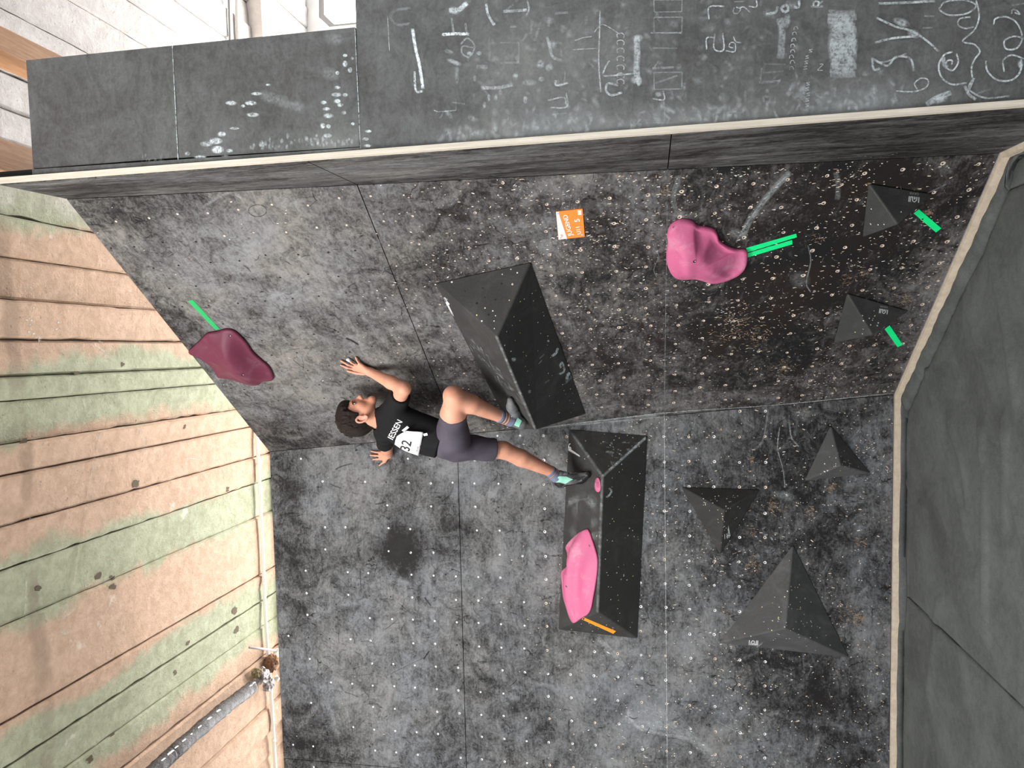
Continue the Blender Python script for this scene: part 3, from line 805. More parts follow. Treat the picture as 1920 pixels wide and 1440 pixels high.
for x0, y0, x1, y1 in ((1015, 115, 1005, 190), (1060, 120, 1030, 230), (985, 190, 960, 230), (1110, 100, 1105, 150)): c.stroke(L((x0, y0), (x1, y1)), 3.2, .33)
c.stroke(L((835, 240), (940, 240)), 1.5, .35); c.stroke(L((835, 355), (940, 350)), 2.6, .45); c.stroke(L((940, 240), (938, 350)), 1.4, .3); c.stroke(L((770, 200), (775, 340)), 3, .2)
for x, y in ((770, 550), (810, 548), (690, 440), (745, 590), (835, 520)): c.dab(*L((x, y))[0], 4, 8, 0, .3)
c.stroke(L((460, 620), (490, 628), (585, 620)), 1.4, .4); c.stroke(L((560, 575), (635, 585)), 1.8, .4); c.stroke(L((585, 560), (585, 620)), 1.2, .3)
for x, y in ((590, 400), (590, 440)): c.dab(*L((x, y))[0], 5, 12, 0, .25)
for x, y, w_, hh in ((920, 425, 6, 5), (1065, 445, 7, 6), (975, 560, 5, 9), (1110, 380, 9, 8), (1000, 465, 16, 7), (1060, 360, 10, 10)): c.dab(*L((x, y))[0], w_, hh, 0, .3)
c.stroke(L((1095, 205), (1110, 250), (1130, 320), (1180, 340)), 3.4, .33); c.stroke(L((1100, 245), (1180, 240)), 2.6, .33); c.stroke(L((1175, 270), (1180, 320)), 2.2, .33)
c.dab(*L((1125, 250))[0], 10, 9, .2, .3); c.stroke(L((1145, 450), (1150, 480), (1220, 465)), 2.4, .5); c.stroke(L((1200, 400), (1195, 470)), 2, .35)
c.stroke(L((1100, 565), (1190, 548), (1205, 590)), 1.8, .35); c.stroke(L((1205, 520), (1208, 600), (1115, 605)), 1.8, .35); c.stroke(L((1120, 645), (1210, 635)), 1.5, .3)
c.stroke(L((1395, 60), (1392, 200), (1388, 350), (1400, 520)), 1.7, .42, ); c.stroke(L((1360, 185), (1400, 140), (1440, 150), (1510, 195)), 1.2, .35)
c.stroke(L((1240, 280), (1310, 275), (1380, 272)), 1.4, .3); c.stroke(L((1250, 230), (1300, 212), (1350, 205)), 1.6, .3)
c.stroke(L((1410, 415), (1430, 370), (1450, 340)), 2.0, .45); c.stroke(L((1415, 428), (1500, 422), (1620, 410)), 2.0, .45)
c.stroke(L((1500, 480), (1440, 470), (1430, 510), (1460, 535), (1520, 520)), 2.8, .5)
# word running along the board
xs = [(1512, 460), (1512, 425), (1512, 380), (1512, 330), (1512, 285), (1512, 240), (1512, 200)]
for i, (x, y) in enumerate(xs):
    c.stroke(L((x-18, y+14), (x-20, y-8), (x+4, y-14), (x+18, y-2), (x+16, y+14)), 1.3, .42)
c.stroke(L((1600, 200), (1605, 300), (1600, 400), (1612, 460), (1600, 470)), 7.0, .42); c.dab(*L((1608, 215))[0], 12, 8, 0, .5); c.dab(*L((1600, 450))[0], 12, 9, 0, .5)
# boxed capital letters
for y0, y1 in ((0, 65), (98, 182), (270, 270), (408, 500)):
    if y1 > y0:
        for s_ in (((1698, y0), (1858, y0-2)), ((1700, y1+3), (1855, y1)), ((1698, y0), (1700, y1)), ((1857, y0), (1855, y1))): c.stroke(L(*s_), 1.6, .5)
    else: c.stroke(L((1690, y0), (1830, y0+2)), 1.8, .4)
c.stroke(L((1680, 185), (1860, 186)), 1.8, .5); c.stroke(L((1705, 468), (1830, 425)), 2.2, .45); c.stroke(L((1690, 385), (1810, 378)), 2.6, .5); c.stroke(L((1700, 380), (1725, 340)), 1.8, .45)
c.stroke(L((1690, 555), (1755, 560), (1750, 510)), 1.8, .45); c.dab(*L((1725, 530))[0], 8, 6, 0, .35); c.stroke(L((1690, 690), (1810, 692)), 1.0, .3); c.stroke(L((1755, 560), (1760, 680)), 1.0, .3)
# right half
c.stroke(R_((235, 35), (150, 40), (148, 110)), 1.9, .6); c.stroke(R_((135, 280), (135, 215), (180, 212)), 1.7, .5); c.stroke(R_((180, 190), (178, 275), (230, 280), (225, 185)), 1.9, .55)
c.stroke(R_((290, 40), (285, 70), (310, 75), (325, 50), (300, 40)), 1.5, .5); c.stroke(R_((320, 45), (345, 40), (380, 70)), 1.5, .5); c.stroke(R_((370, 35), (415, 38), (415, 0)), 1.7, .55); c.stroke(R_((290, 10), (345, 8)), 1.5, .5)
c.stroke(R_((285, 270), (262, 262), (270, 240), (295, 245), (292, 290), (240, 285)), 1.4, .5); c.stroke(R_((285, 205), (300, 235), (330, 240)), 1.4, .5)
c.stroke(R_((465, 80), (520, 70), (535, 35)), 3.0, .5); c.stroke(R_((480, 75), (535, 60)), 2.2, .5); c.stroke(R_((570, 70), (555, 45), (585, 30), (592, 58), (570, 70)), 3.2, .5); c.stroke(R_((625, 40), (652, 38), (655, 0)), 3.2, .5)
c.stroke(R_((720, 38), (790, 36)), 2.8, .55); c.stroke(R_((735, 35), (740, 10), (765, 12), (760, 35)), 2.4, .5); c.stroke(R_((765, 25), (790, 5)), 2.4, .5)
c.stroke(R_((545, 100), (560, 180), (550, 330)), 8, .28); c.dab(*R_((585, 120))[0], 8, 16, .2, .3)
c.stroke(R_((430, 465), (550, 455)), 2.8, .45); c.stroke(R_((435, 460), (445, 380)), 2.2, .4); c.stroke(R_((450, 410), (570, 400)), 2.2, .3); c.stroke(R_((460, 360), (580, 362)), 1.8, .25)
for i, (x, y) in enumerate(((615, 385), (620, 350), (615, 320), (622, 290), (622, 258), (628, 225), (632, 190), (640, 160))):
    c.stroke(R_((x-14, y+10), (x-12, y-6), (x+2, y-10), (x+10, y+6)), 1.0, .4)
for i, (x, y) in enumerate(((700, 590), (702, 560), (706, 530), (700, 500), (705, 470), (690, 380), (695, 350), (700, 320), (720, 285))):
    c.stroke(R_((x-12, y+10), (x+8, y+6), (x-8, y-4), (x+12, y-8)), 1.0, .36)
c.stroke(R_((770, 360), (790, 362), (772, 380), (760, 395), (790, 395)), 1.0, .4)
# big rubbed oblong
for i in range(16):
    y = 70+i*23; c.stroke(R_((835-8*math.sin(i)-14*(i < 4), y), (890, y+6), (970+10*math.sin(i*2.1), y+3)), 7.5, .20, taper=False)
c.dab(*R_((900, 250))[0], 30, 64, 0, .32, .75)
# star strokes and swirls
c.stroke(R_((1100, 20), (1250, 15), (1420, 5)), 3.0, .55); c.stroke(R_((1090, 100), (1200, 150), (1290, 175), (1380, 235), (1440, 290)), 2.6, .45)
c.stroke(R_((1080, 240), (1180, 215), (1300, 205)), 2.6, .5); c.dab(*R_((1230, 125))[0], 18, 9, .3, .4); c.dab(*R_((1300, 190))[0], 14, 9, .3, .4)
c.stroke(R_((1360, 90), (1415, 92)), 2, .45); c.stroke(R_((1350, 158), (1405, 155)), 2, .45)
c.stroke(R_((1065, 320), (1075, 390), (1110, 385)), 2.8, .4); c.stroke(R_((1070, 330), (1150, 370), (1200, 320), (1280, 330), (1300, 400)), 2.6, .4); c.stroke(R_((1090, 350), (1150, 345), (1260, 300)), 2.0, .3)
c.stroke(R_((1440, 50), (1480, 10), (1580, 0), (1650, 30), (1600, 75), (1500, 85), (1440, 55)), 2.0, .5)
c.stroke(R_((1650, 0), (1665, 60), (1665, 110), (1640, 170), (1575, 232), (1640, 250), (1672, 290), (1645, 330), (1625, 380), (1630, 440)), 2.0, .62)
c.stroke(R_((1640, 150), (1590, 160), (1550, 140), (1560, 105), (1620, 95)), 1.9, .5)
c.stroke(R_((1520, 290), (1470, 310), (1440, 370), (1460, 440), (1520, 475), (1600, 465)), 2.2, .62); c.stroke(R_((1540, 300), (1550, 350), (1520, 395), (1485, 380), (1485, 345), (1515, 340), (1512, 365)), 2.0, .55)
c.stroke(R_((1465, 320), (1470, 360), (1490, 380)), 5, .35)
c.stroke(R_((1750, 140), (1760, 105), (1820, 95), (1880, 130), (1910, 210), (1880, 270), (1820, 275), (1810, 230), (1860, 205), (1920, 215)), 2.0, .6)
c.stroke(R_((1705, 340), (1715, 400), (1770, 450), (1850, 450), (1900, 400), (1905, 330)), 2.2, .65); c.stroke(R_((1808, 405), (1805, 340), (1850, 310), (1920, 330)), 2.0, .55); c.dab(*R_((1900, 360))[0], 6, 10, 0, .5)
c.stroke(R_((1850, 80), (1855, 55), (1880, 60), (1895, 80), (1865, 70)), 1.8, .5); c.stroke(R_((1850, 30), (1920, 20)), 1.8, .45)
c.stroke(R_((1200, 512), (1300, 515), (1370, 490), (1380, 450), (1340, 440), (1305, 470), (1320, 505)), 1.7, .5)
c.stroke(R_((1370, 590), (1430, 550), (1510, 520)), 6, .42); c.dab(*R_((1440, 560))[0], 20, 9, -.3, .4)
c.stroke(R_((1600, 530), (1640, 440), (1610, 500), (1700, 550), (1840, 540)), 2.2, .45); c.stroke(R_((1585, 480), (1610, 530), (1650, 560)), 3.5, .35); c.stroke(R_((1650, 530), (1730, 500)), 2.2, .35)
g = random.Random(77)
for _ in range(230):     # finger drags and rub marks along the lower border of the board
    x = g.uniform(820, 1700); yb = 283-(x-680)*.0815; y = yb-abs(g.gauss(0, 26))-4
    c.dab(x, y, g.uniform(3, 9), g.uniform(5, 16), g.gauss(0, .5), g.uniform(.06, .22), .12)
for _ in range(150):
    x = g.uniform(860, 1500); y = g.uniform(0, 190); c.dab(x, y, g.uniform(4, 14), g.uniform(3, 11), g.uniform(0, 3), g.uniform(.05, .15), .1)
c.build('chalk_writing', MAT['chalk'], WF, kind='stuff', label='white chalk letters, swirls and rubbed marks')
c = Chalk(PF.hit); K = Zm(0, 0, 2.743)
for x, y, a_, b_ in ((1140, 690, 22, 14), (1110, 725, 34, 17), (1120, 770, 32, 20), (1060, 740, 30, 14), (1030, 810, 32, 12), (1030, 845, 34, 10), (1180, 775, 18, 10), (1160, 810, 22, 12), (1170, 845, 20, 8), (1205, 660, 26, 7), (965, 790, 14, 12),
        (1300, 590, 32, 12), (1290, 530, 30, 12), (1320, 482, 28, 9), (1190, 530, 30, 12), (1250, 545, 12, 8), (1735, 450, 16, 9), (1730, 487, 26, 12), (1775, 488, 14, 10), (1735, 520, 18, 12), (1750, 540, 16, 10), (1665, 527, 16, 10), (1680, 560, 20, 9),
        (1690, 595, 26, 13), (1770, 580, 12, 10), (1660, 647, 13, 15), (1690, 650, 13, 12), (1685, 697, 22, 12), (1815, 637, 11, 9), (1775, 285, 12, 9), (1775, 328, 13, 17), (1800, 360, 12, 14), (1812, 300, 8, 8), (1380, 436, 14, 6), (1735, 375, 10, 10), (1895, 675, 18, 8), (1880, 715, 18, 9), (1890, 750, 20, 9)):
    c.dab(*K((x, y))[0], a_/2.4, b_/2.4, 0, .62+g.uniform(-.15, .2), .6)
for _ in range(70):
    x = g.uniform(470, 668); y = 292-(x-300)*.055-abs(g.gauss(0, 9))-2; c.dab(x, y, g.uniform(2, 4), g.uniform(3, 8), 0, g.uniform(.1, .28))
for _ in range(26):
    x = g.uniform(265, 335); y = 305-abs(g.gauss(0, 7)); c.dab(x, y, 2, g.uniform(2, 6), 0, g.uniform(.05, .14))
for x, y in ((1450, 520), (1520, 550), (1380, 500), (1720, 200), (1700, 380)): c.dab(*K((x, y))[0], 22, 14, .3, .12)
for a_, b_ in (((323, 86), (334, 303)), ((665.5, 52), (676, 288))): c.stroke([a_, b_], .9, .6, False, False)
c.build('chalk_handprint', MAT['chalk'], WF, kind='stuff', label='white chalk fingerprints and palm dabs')
# chalk streaks on the climbing facets
c = Chalk(PC.hit)
c.stroke([(1482, 322), (1455, 350), (1425, 385), (1405, 415), (1392, 445)], 7, .32); c.stroke([(1480, 325), (1440, 365), (1400, 420), (1380, 455)], 2.0, .35); c.dab(1385, 440, 22, 12, .5, .25)
c.stroke([(1566, 322), (1572, 345), (1570, 375)], 6, .2); c.stroke([(1515, 460), (1520, 490), (1512, 530), (1520, 548)], 1.6, .35); c.dab(1500, 525, 22, 18, 0, .18)
c.stroke([(1275, 330), (1262, 370), (1270, 400)], 6, .22); c.dab(1270, 402, 16, 5, 0, .22)
c.stroke([(380, 388), (410, 370), (432, 362), (455, 372)], 3.2, .22); c.dab(540, 380, 50, 18, .3, .15); c.dab(475, 470, 30, 40, .6, .16)
c.stroke([proj(on(C0, C1, 1.25)), proj(on(A0, A1, 1.25))], .8, .4, False, False); c.stroke([(1030, 548), (1042, 535), (1030, 520)], 1, .3); c.stroke([(1225, 466), (1235, 480), (1226, 505), (1232, 520)], .9, .3); c.stroke([(1700, 380), (1750, 357), (1775, 345)], 1.2, .3)
g = random.Random(5)
for _ in range(60): c.dab(g.uniform(500, 760), g.uniform(430, 790), g.uniform(6, 26), g.uniform(3, 9), g.uniform(-.6, .6), g.uniform(.04, .14))
for _ in range(130):
    x = g.uniform(180, 840); y = g.uniform(380, 800); a = g.gauss(.3, .5); l = g.uniform(3, 11)
    if inpoly(x, y, centPx): c.stroke([(x, y), (x+l*math.cos(a), y+l*math.sin(a))], .7, g.uniform(.15, .4))
for _ in range(220):
    x = g.uniform(860, 1860); y = g.uniform(320, 760); a = g.uniform(0, 3.14); l = g.uniform(3, 12)
    if inpoly(x, y, centPx): c.stroke([(x, y), (x+l*.6*math.cos(a), y+l*.6*math.sin(a)+1), (x+l*math.cos(a), y+l*math.sin(a))], .5, g.uniform(.1, .32))
c.stroke([(1008, 803), (1250, 774), (1450, 760), (1674, 737)], 1.1, .5); c.stroke([(1010, 806), (1150, 790), (1240, 778)], 6, .28); c.dab(1130, 798, 90, 10, -.1, .25)
c.build('chalk_streak', MAT['chalk_soft'], WC, kind='stuff', label='chalk streaks and scrapes on the slanted facet')
c = Chalk(PL.hit)
for pts, w_, a_ in (([(1170, 1345), (1200, 1360), (1250, 1362), (1300, 1385), (1345, 1430)], 12, .25), ([(1175, 1330), (1200, 1365), (1290, 1385)], 4, .3), ([(1120, 1195), (1150, 1225), (1170, 1250)], 6, .25),
        ([(1462, 800), (1458, 840), (1468, 880), (1472, 915)], 1.4, .4), ([(1480, 790), (1484, 820), (1498, 838)], 1.8, .35), ([(1440, 770), (1432, 820), (1420, 840)], 2, .25), ([(1505, 1225), (1508, 1262)], 2, .25), ([(1365, 1330), (1385, 1370), (1340, 1350)], 1.2, .25), ([(690, 815), (740, 826)], 1.2, .3)):
    c.stroke(pts, w_, a_)
c.stroke([proj(on(A0, A1, 1.25)), proj(PL.at(seamU, 1.25))], .8, .75, False, False); c.dab(1470, 930, 26, 10, .2, .25); c.dab(1290, 1080, 25, 30, .2, .15); c.dab(1225, 1340, 60, 28, .3, .2)
for _ in range(50): c.dab(g.uniform(880, 1330), g.uniform(800, 1430), g.uniform(8, 26), g.uniform(4, 16), g.uniform(-.8, .8), g.uniform(.03, .12))
for _ in range(300):
    x = g.uniform(1000, 1670); y = g.uniform(760, 1440); a = g.uniform(0, 3.14); l = g.uniform(4, 16)
    if inpoly(x, y, leftPx): c.stroke([(x, y), (x+l*.5*math.cos(a)+g.uniform(-1, 1), y+l*.5*math.sin(a)+g.uniform(-1, 1)), (x+l*math.cos(a), y+l*math.sin(a))], .5, g.uniform(.08, .28))
for x, y in ((1432, 990), (1455, 1000), (1447, 1010), (1436, 1003), (1603, 983), (1556, 867)): c.dab(x, y, 5, 2.5, g.uniform(-1, 1), .5)
c.build('chalk_streak', MAT['chalk_soft'], WL, kind='stuff', label='chalk smudges and scratches on the flat wall')

# dark gouges and rubber marks
def dmark(name, col):
    m, nt, b = newmat(name); t = NT(nt); at = t.n('ShaderNodeAttribute'); at.attribute_name = 'alpha'
    b.inputs['Base Color'].default_value = (*col, 1); b.inputs['Roughness'].default_value = .7; t.set(b.inputs['Alpha'], at.outputs['Fac']); return m
MAT['gouge'] = dmark('black_rubber_mark', (.008, .008, .009))
c = Chalk(PL.hit); q_ = Zm(500, 840, 2.483); g = random.Random(61)
for pts, w_, a_ in ((((730, 985), (745, 962), (758, 945)), 1.6, .8), (((570, 1055), (650, 1015), (735, 975)), .5, .6), (((435, 560), (437, 610), (440, 665)), .7, .8), (((815, 250), (830, 238), (850, 222)), 1.6, .6), (((590, 148), (640, 142), (650, 110)), 1.2, .5),
        (((735, 695), (750, 715), (765, 735)), 2.0, .6), (((745, 742), (800, 745)), .9, .6), (((320, 100), (350, 85), (400, 72)), 1.6, .5), (((505, 262), (530, 258), (555, 250)), 1.8, .6), (((1130, 1110), (1150, 1095), (1165, 1078)), 1.0, .8), (((1110, 342), (1150, 322)), 1.0, .7), (((410, 1020), (425, 990)), 1.4, .6), (((1085, 615), (1115, 640)), .8, .6), (((380, 1055), (440, 1058), (500, 1050)), .6, .5), (((795, 420), (840, 415), (860, 432)), 1.0, .5), (((600, 640), (690, 655)), .6, .4), (((870, 600), (875, 640)), .8, .6), (((750, 780), (775, 820)), .7, .5)):
    c.stroke(q_(*pts), w_, a_)
for _ in range(110):
    x = g.uniform(540, 1240); y = g.uniform(860, 1430); a = g.uniform(0, 6.28); l = g.uniform(4, 16); k = g.uniform(-.9, .9)
    c.stroke([(x, y), (x+l*math.cos(a), y+l*math.sin(a)), (x+l*math.cos(a)+l*math.cos(a+k), y+l*math.sin(a)+l*math.sin(a+k))], g.uniform(.4, 1.3), g.uniform(.2, .6))
for x, y, r1, r2 in ((752, 1022, 24, 22), (745, 1040, 18, 26), (722, 1020, 9, 9), (765, 1015, 18, 16), (762, 1075, 6, 14)): c.dab(x, y, r1, r2, g.uniform(0, 3), .5, .1)
c.build('rubber_mark', MAT['gouge'], WL, kind='stuff', label='dark shoe-rubber scrapes and gouges')
c = Chalk(PC.hit)
c.stroke([(648, 634), (660, 639), (673, 647)], 2.0, .8); c.stroke([(483+17*math.cos(a), 395+11*math.sin(a)) for a in np.linspace(0, 6.28, 17)], .7, .7)
for _ in range(90):
    x = g.uniform(200, 840); y = g.uniform(385, 800); a = g.gauss(.4, .6); l = g.uniform(4, 14); k = g.uniform(-.7, .7)
    if inpoly(x, y, centPx) and inpoly(x+2*l, y+l, centPx): c.stroke([(x, y), (x+l*math.cos(a), y+l*math.sin(a)), (x+l*math.cos(a)+l*math.cos(a+k), y+l*math.sin(a)+l*math.sin(a+k))], g.uniform(.4, 1.3), g.uniform(.2, .55))
c.build('rubber_mark', MAT['gouge'], WC, kind='stuff', label='dark shoe-rubber scrapes and gouges')

# ------------------------------------------------------------------ bolt-on volumes
def grip_mat(name, col, var=.25):
    m, nt, b = newmat(name); t = NT(nt); ob = t.coord('Object')
    gr = t.noise(ob, 420, 2, .7); cl = t.noise(ob, 5, 6, .7, .8); sc = t.noise(t.mapping(ob, scale=(9, 9, 1.2), rot=(.5, .3, .2)), 12, 4, .7, .5)
    a = t.math('ADD', t.math('MULTIPLY', t.rng(gr, .35, .75), .55), t.math('ADD', t.math('MULTIPLY', t.rng(cl, .42, .75), .55), t.math('MULTIPLY', t.rng(sc, .58, .75), .25)))
    t.set(b.inputs['Base Color'], t.mix(t.math('MULTIPLY', a, 1, clamp=True), tuple(c*(1-var) for c in col), tuple(c*(1+var*2.6) for c in col)))
    b.inputs['Roughness'].default_value = .75; b.inputs['Specular IOR Level'].default_value = .16
    t.set(b.inputs['Normal'], t.bump(gr, .25, .002))
    return m
MAT['volume'] = grip_mat('textured_black_paint', (.042, .041, .040))
MAT['volume_grey'] = grip_mat('textured_dark_grey_paint', (.080, .080, .081))
MAT['volume_gloss'] = grip_mat('smooth_black_paint', (.050, .052, .050)); MAT['volume_gloss'].node_tree.nodes['Principled BSDF'].inputs['Roughness'].default_value = .42
def paint_mat(name, col):
    m, nt, b = newmat(name); t = NT(nt); at = t.n('ShaderNodeAttribute'); at.attribute_name = 'alpha'
    b.inputs['Base Color'].default_value = (*col, 1); b.inputs['Roughness'].default_value = .6
    t.set(b.inputs['Alpha'], t.math('MULTIPLY', at.outputs['Fac'], t.rng(t.noise(t.coord('Object'), 90, 3, .7), .25, .45, .35, 1)))
    return m
MAT['logo'] = paint_mat('white_print', (.72, .73, .74))
MAT['yellow_dot'] = simple('yellow_green_dot', (.55, .56, .16), .6); MAT['dot'] = simple('pale_screw_dot', (.66, .66, .63), .6)
def woff(o): return np.array(o.location)+(woff(o.parent) if o.parent else 0)
def bvh_of(o):
    me = o.data; off = woff(o)
    return BVHTree.FromPolygons([Vector(np.array(v.co)+off) for v in me.vertices], [tuple(p.vertices) for p in me.polygons])
def surf(bvhs):
    if not isinstance(bvhs, (list, tuple)): bvhs = [bvhs]
    def hit(x, y, h=0.0):
        d = Vector(nrm(ray(x, y))); best = None
        for b in bvhs:
            r = b.ray_cast(Vector(CAM), d)
            if r[0] is not None and (best is None or r[3] < best[3]): best = r
        if best is None:
            for b in bvhs:                       # fell just past the outline: take the nearest point of the surface
                q = b.find_nearest(Vector(CAM)+d*4.2)
                if q[0] is not None: return np.array(q[0])
            return None
        n = best[1] if best[1].dot(d) < 0 else -best[1]
        return np.array(best[0]+n*h)
    return hit
class Local:
    """wraps a hit function so that results are in a parent's local space"""
    def __init__(s, hit, parent): s.hit = hit; s.o = woff(parent)
    def __call__(s, x, y, h=0.0): return s.hit(x, y, h)-s.o
def volume(label, pl, base, tops, faces, mat, bev=.008, group='bolt-on volumes', corner=.014):
    B = [pl.hit(x, y, .001) for x, y in base]; T = [pl.hit(x, y, h) for x, y, h in tops]
    c = sum(B)/len(B); vs = [p-c for p in B+T]
    nb = len(B); fs = list(faces)+[tuple(range(nb))]
    me = mesh('body', vs, fs); fix_normals(me)
    bm = bmesh.new(); bm.from_mesh(me); bm.verts.ensure_lookup_table()
    nn = Vector(pl.n)
    bmesh.ops.bevel(bm, geom=[e for e in bm.edges], offset=bev, segments=3, affect='EDGES', profile=.5)
    bm.to_mesh(me); bm.free()
    for p in me.polygons: p.use_smooth = p.area < 4e-3
    root = empty('climbing_volume', c, label=label, cat='volume', group=group)
    body = link('body', me, mat, parent=root)
    return root, body, surf(bvh_of(body))
def dots(root, hit, pts, r=.004, mats=None, seed=1, name='screw_hole'):
    g = random.Random(seed); s = Soup(); o = np.array(root.location)
    for (x, y) in pts:
        a = hit(x, y, .0012); b1 = hit(x+1.5, y, .0012); b2 = hit(x, y+1.5, .0012)
        e1 = nrm(b1-a); e2 = b2-a; e2 = nrm(e2-e1*(e2 @ e1)); q = g.uniform(.6, 1.15)*r
        s.disc(a-o, e1, e2, q, q, None, 7, g.choice((0, 0, 0, 1, 2)) if mats is None else mats, .2, g)
    s.build(name, [MAT['dot'], MAT['cream'], MAT['yellow_dot'], MAT['hole']], root, kind='stuff')
def scatter(poly, n, seed):
    g = random.Random(seed); xs = [p[0] for p in poly]; ys = [p[1] for p in poly]; out = []
    while len(out) < n:
        x = g.uniform(min(xs), max(xs)); y = g.uniform(min(ys), max(ys))
        if inpoly(x, y, poly): out.append((x, y))
    return out
def text_decal(name, s, p0, p1, height, hit, mat, parent, h=.0015, sub=1, bold=0.0, shear=0.0):
    cu = bpy.data.curves.new(name, 'FONT'); cu.body = s; cu.offset = bold; cu.resolution_u = 3
    o = bpy.data.objects.new(name, cu); COL.objects.link(o)
    bpy.context.view_layer.update()
    me = bpy.data.meshes.new_from_object(o.evaluated_get(bpy.context.evaluated_depsgraph_get()))
    bpy.data.objects.remove(o); bpy.data.curves.remove(cu)
    bm = bmesh.new(); bm.from_mesh(me); bmesh.ops.triangulate(bm, faces=bm.faces)
    if sub: bmesh.ops.subdivide_edges(bm, edges=bm.edges[:], cuts=sub, use_grid_fill=True)
    xs = [v.co.x for v in bm.verts]; x0, x1 = min(xs), max(xs); ymax = max(v.co.y for v in bm.verts)
    p0 = np.array(p0, float); p1 = np.array(p1, float); d = p1-p0; dn = d/np.linalg.norm(d); up = np.array([dn[1], -dn[0]])
    off = woff(parent)
    for v in bm.verts:
        tx = (v.co.x-x0)/(x1-x0); q = p0+d*tx+(up+dn*shear)*height*v.co.y/ymax; w3 = hit(q[0], q[1], h); v.co = Vector(w3-off)
    me2 = bpy.data.meshes.new(name); bm.to_mesh(me2); bm.free(); bpy.data.meshes.remove(me)
    return link(name, me2, mat, parent=parent)
MAT['print_white'] = simple('white_lettering', (.80, .80, .80), .6); MAT['print_black'] = simple('black_lettering', (.012, .012, .012), .6)
MAT['print_grey'] = simple('worn_grey_lettering', (.34, .34, .34), .6)
def logo(root, hit, cx, cy, size, ang, word='GRAB', wordside=1):
    """small printed maker's mark: bar, double arch, bar, with a tiny word"""
    c = Chalk(Local(hit, root)); ca, sa = math.cos(ang), math.sin(ang)
    def T(x, y): return (cx+(x*ca-y*sa)*size, cy+(x*sa+y*ca)*size)
    for pts, w_ in (([(-.9, -.5), (-.9, .5)], .10), ([(-.55, .5), (-.5, -.1), (-.2, -.45), (.15, -.3), (.25, .1), (.2, .5)], .10), ([(-.25, .5), (-.22, .1), (-.05, 0), (-.05, .5)], .08),
                    ([(.2, .1), (.45, .5)], .10), ([(.6, .5), (.6, -.5)], .09), ([(.85, -.5), (.85, .5)], .10)):
        c.stroke([T(*p) for p in pts], w_*size*1.25, .95, sm_=False, taper=False)
    c.build('maker_mark', MAT['logo'], root)
    if word:
        a = T(-.8, .95*wordside+.25); b = T(.85, .95*wordside+.25)
        text_decal('maker_word', word, a, b, .38*size, hit, MAT['print_grey'], root, sub=0)

# long hipped volume on the slanted facet
v1, v1b, v1h = volume('large black hipped volume on the slanted facet with the raised foot on it', PC,
    [(815, 530), (996, 490), (1099, 776), (957, 804)], [(932, 632, .25), (1005, 806, .25)],
    [(0, 1, 4), (1, 2, 5, 4), (2, 3, 5), (3, 0, 4, 5)], MAT['volume'])
dots(v1, v1h, [(847.5, 529), (905, 540), (907, 557), (909, 541), (872, 546), (940.8, 515.6), (958, 505), (970, 511.5), (955, 563), (927, 586), (909.6, 577.6), (924, 583), (894, 591), (929, 592), (926.5, 602), (903.5, 602)] and
     [(847.5, 529), (958, 505), (970, 511.5), (942, 514.5), (960.7, 533), (955, 563), (909.6, 577.6), (924, 583), (894, 591), (929, 592), (926.5, 602), (903.5, 602), (927, 616)], .0042, None, 2)
dots(v1, v1h, [(872, 546), (905.5, 540), (940.5, 532), (909.3, 557.6), (929, 561.5), (894, 568.7), (916.5, 590)], .0048, 3, 3, 'bolt_hole')
dots(v1, v1h, scatter([(940, 640), (1000, 505), (1085, 768), (1010, 795)], 42, 4), .0032, None, 5)
c = Chalk(Local(v1h, v1))
for pts, w_, a_ in (([(1046, 652), (1042, 662), (1034, 668)], 3, .6), ([(1012, 672), (1020, 664)], 1.2, .5), ([(1010, 682), (1016, 675)], 1.2, .5), ([(1052, 690), (1050, 685), (1054, 680), (1058, 695), (1048, 702)], 2.5, .5), ([(1022, 718), (1030, 712)], 1.4, .5), ([(1062, 712), (1066, 700), (1074, 706)], 3.2, .6), ([(1060, 716), (1072, 708)], 2.4, .5), ([(1058, 720), (1066, 715)], 1.4, .4)): c.stroke(pts, w_, a_)
c.dab(963, 674, 5, 5, 0, .4); c.dab(1028, 639, 3, 3, 0, .4); c.dab(993, 734, 4, 4, 0, .22)
g = random.Random(9)
for _ in range(50):
    t_ = g.random(); k = g.uniform(.1, .9); x = 880+t_*95; y = 640+t_*120+k*30-20
    c.stroke([(x, y), (x+g.uniform(3, 9), y+g.uniform(4, 13))], .6, g.uniform(.2, .5))
for i in range(26):
    t_ = i/25; c.dab(932+t_*72, 633+t_*172, 5, 3, 1.15, .12+.1*(i % 3 == 0))
c.build('chalk_smear', MAT['chalk'], v1, kind='stuff')
c = Chalk(Local(v1h, v1)); c.stroke([(832, 558), (836, 565), (842, 572)], 3.2, .9); c.stroke([(832, 558), (839, 562)], 2, .9); c.build('maker_mark', MAT['logo'], v1)

# long hipped volume on the flat wall
V2H = .21
v2, v2b, v2h = volume('long upright-cornered black hipped volume bolted to the flat wall, carrying pink holds', PL,
    [(1066, 804), (1215, 816), (1196, 1198), (1046, 1181)], [(1131, 894, V2H), (1121, 1148, V2H)],
    [(0, 1, 4), (1, 2, 5, 4), (2, 3, 5), (3, 0, 4, 5)], MAT['volume'])
dots(v2, v2h, scatter([(1075, 830), (1125, 895), (1118, 1145), (1056, 1170)], 26, 6), .0034, None, 7)
dots(v2, v2h, scatter([(1140, 895), (1208, 825), (1190, 1185), (1130, 1145)], 55, 8), .0034, None, 9)
dots(v2, v2h, scatter([(1078, 809), (1205, 818), (1133, 888)], 16, 10), .0034, None, 11)
dots(v2, v2h, scatter([(1062, 1180), (1120, 1153), (1188, 1192)], 14, 12), .0034, None, 13)
c = Chalk(Local(v2h, v2)); g = random.Random(19)
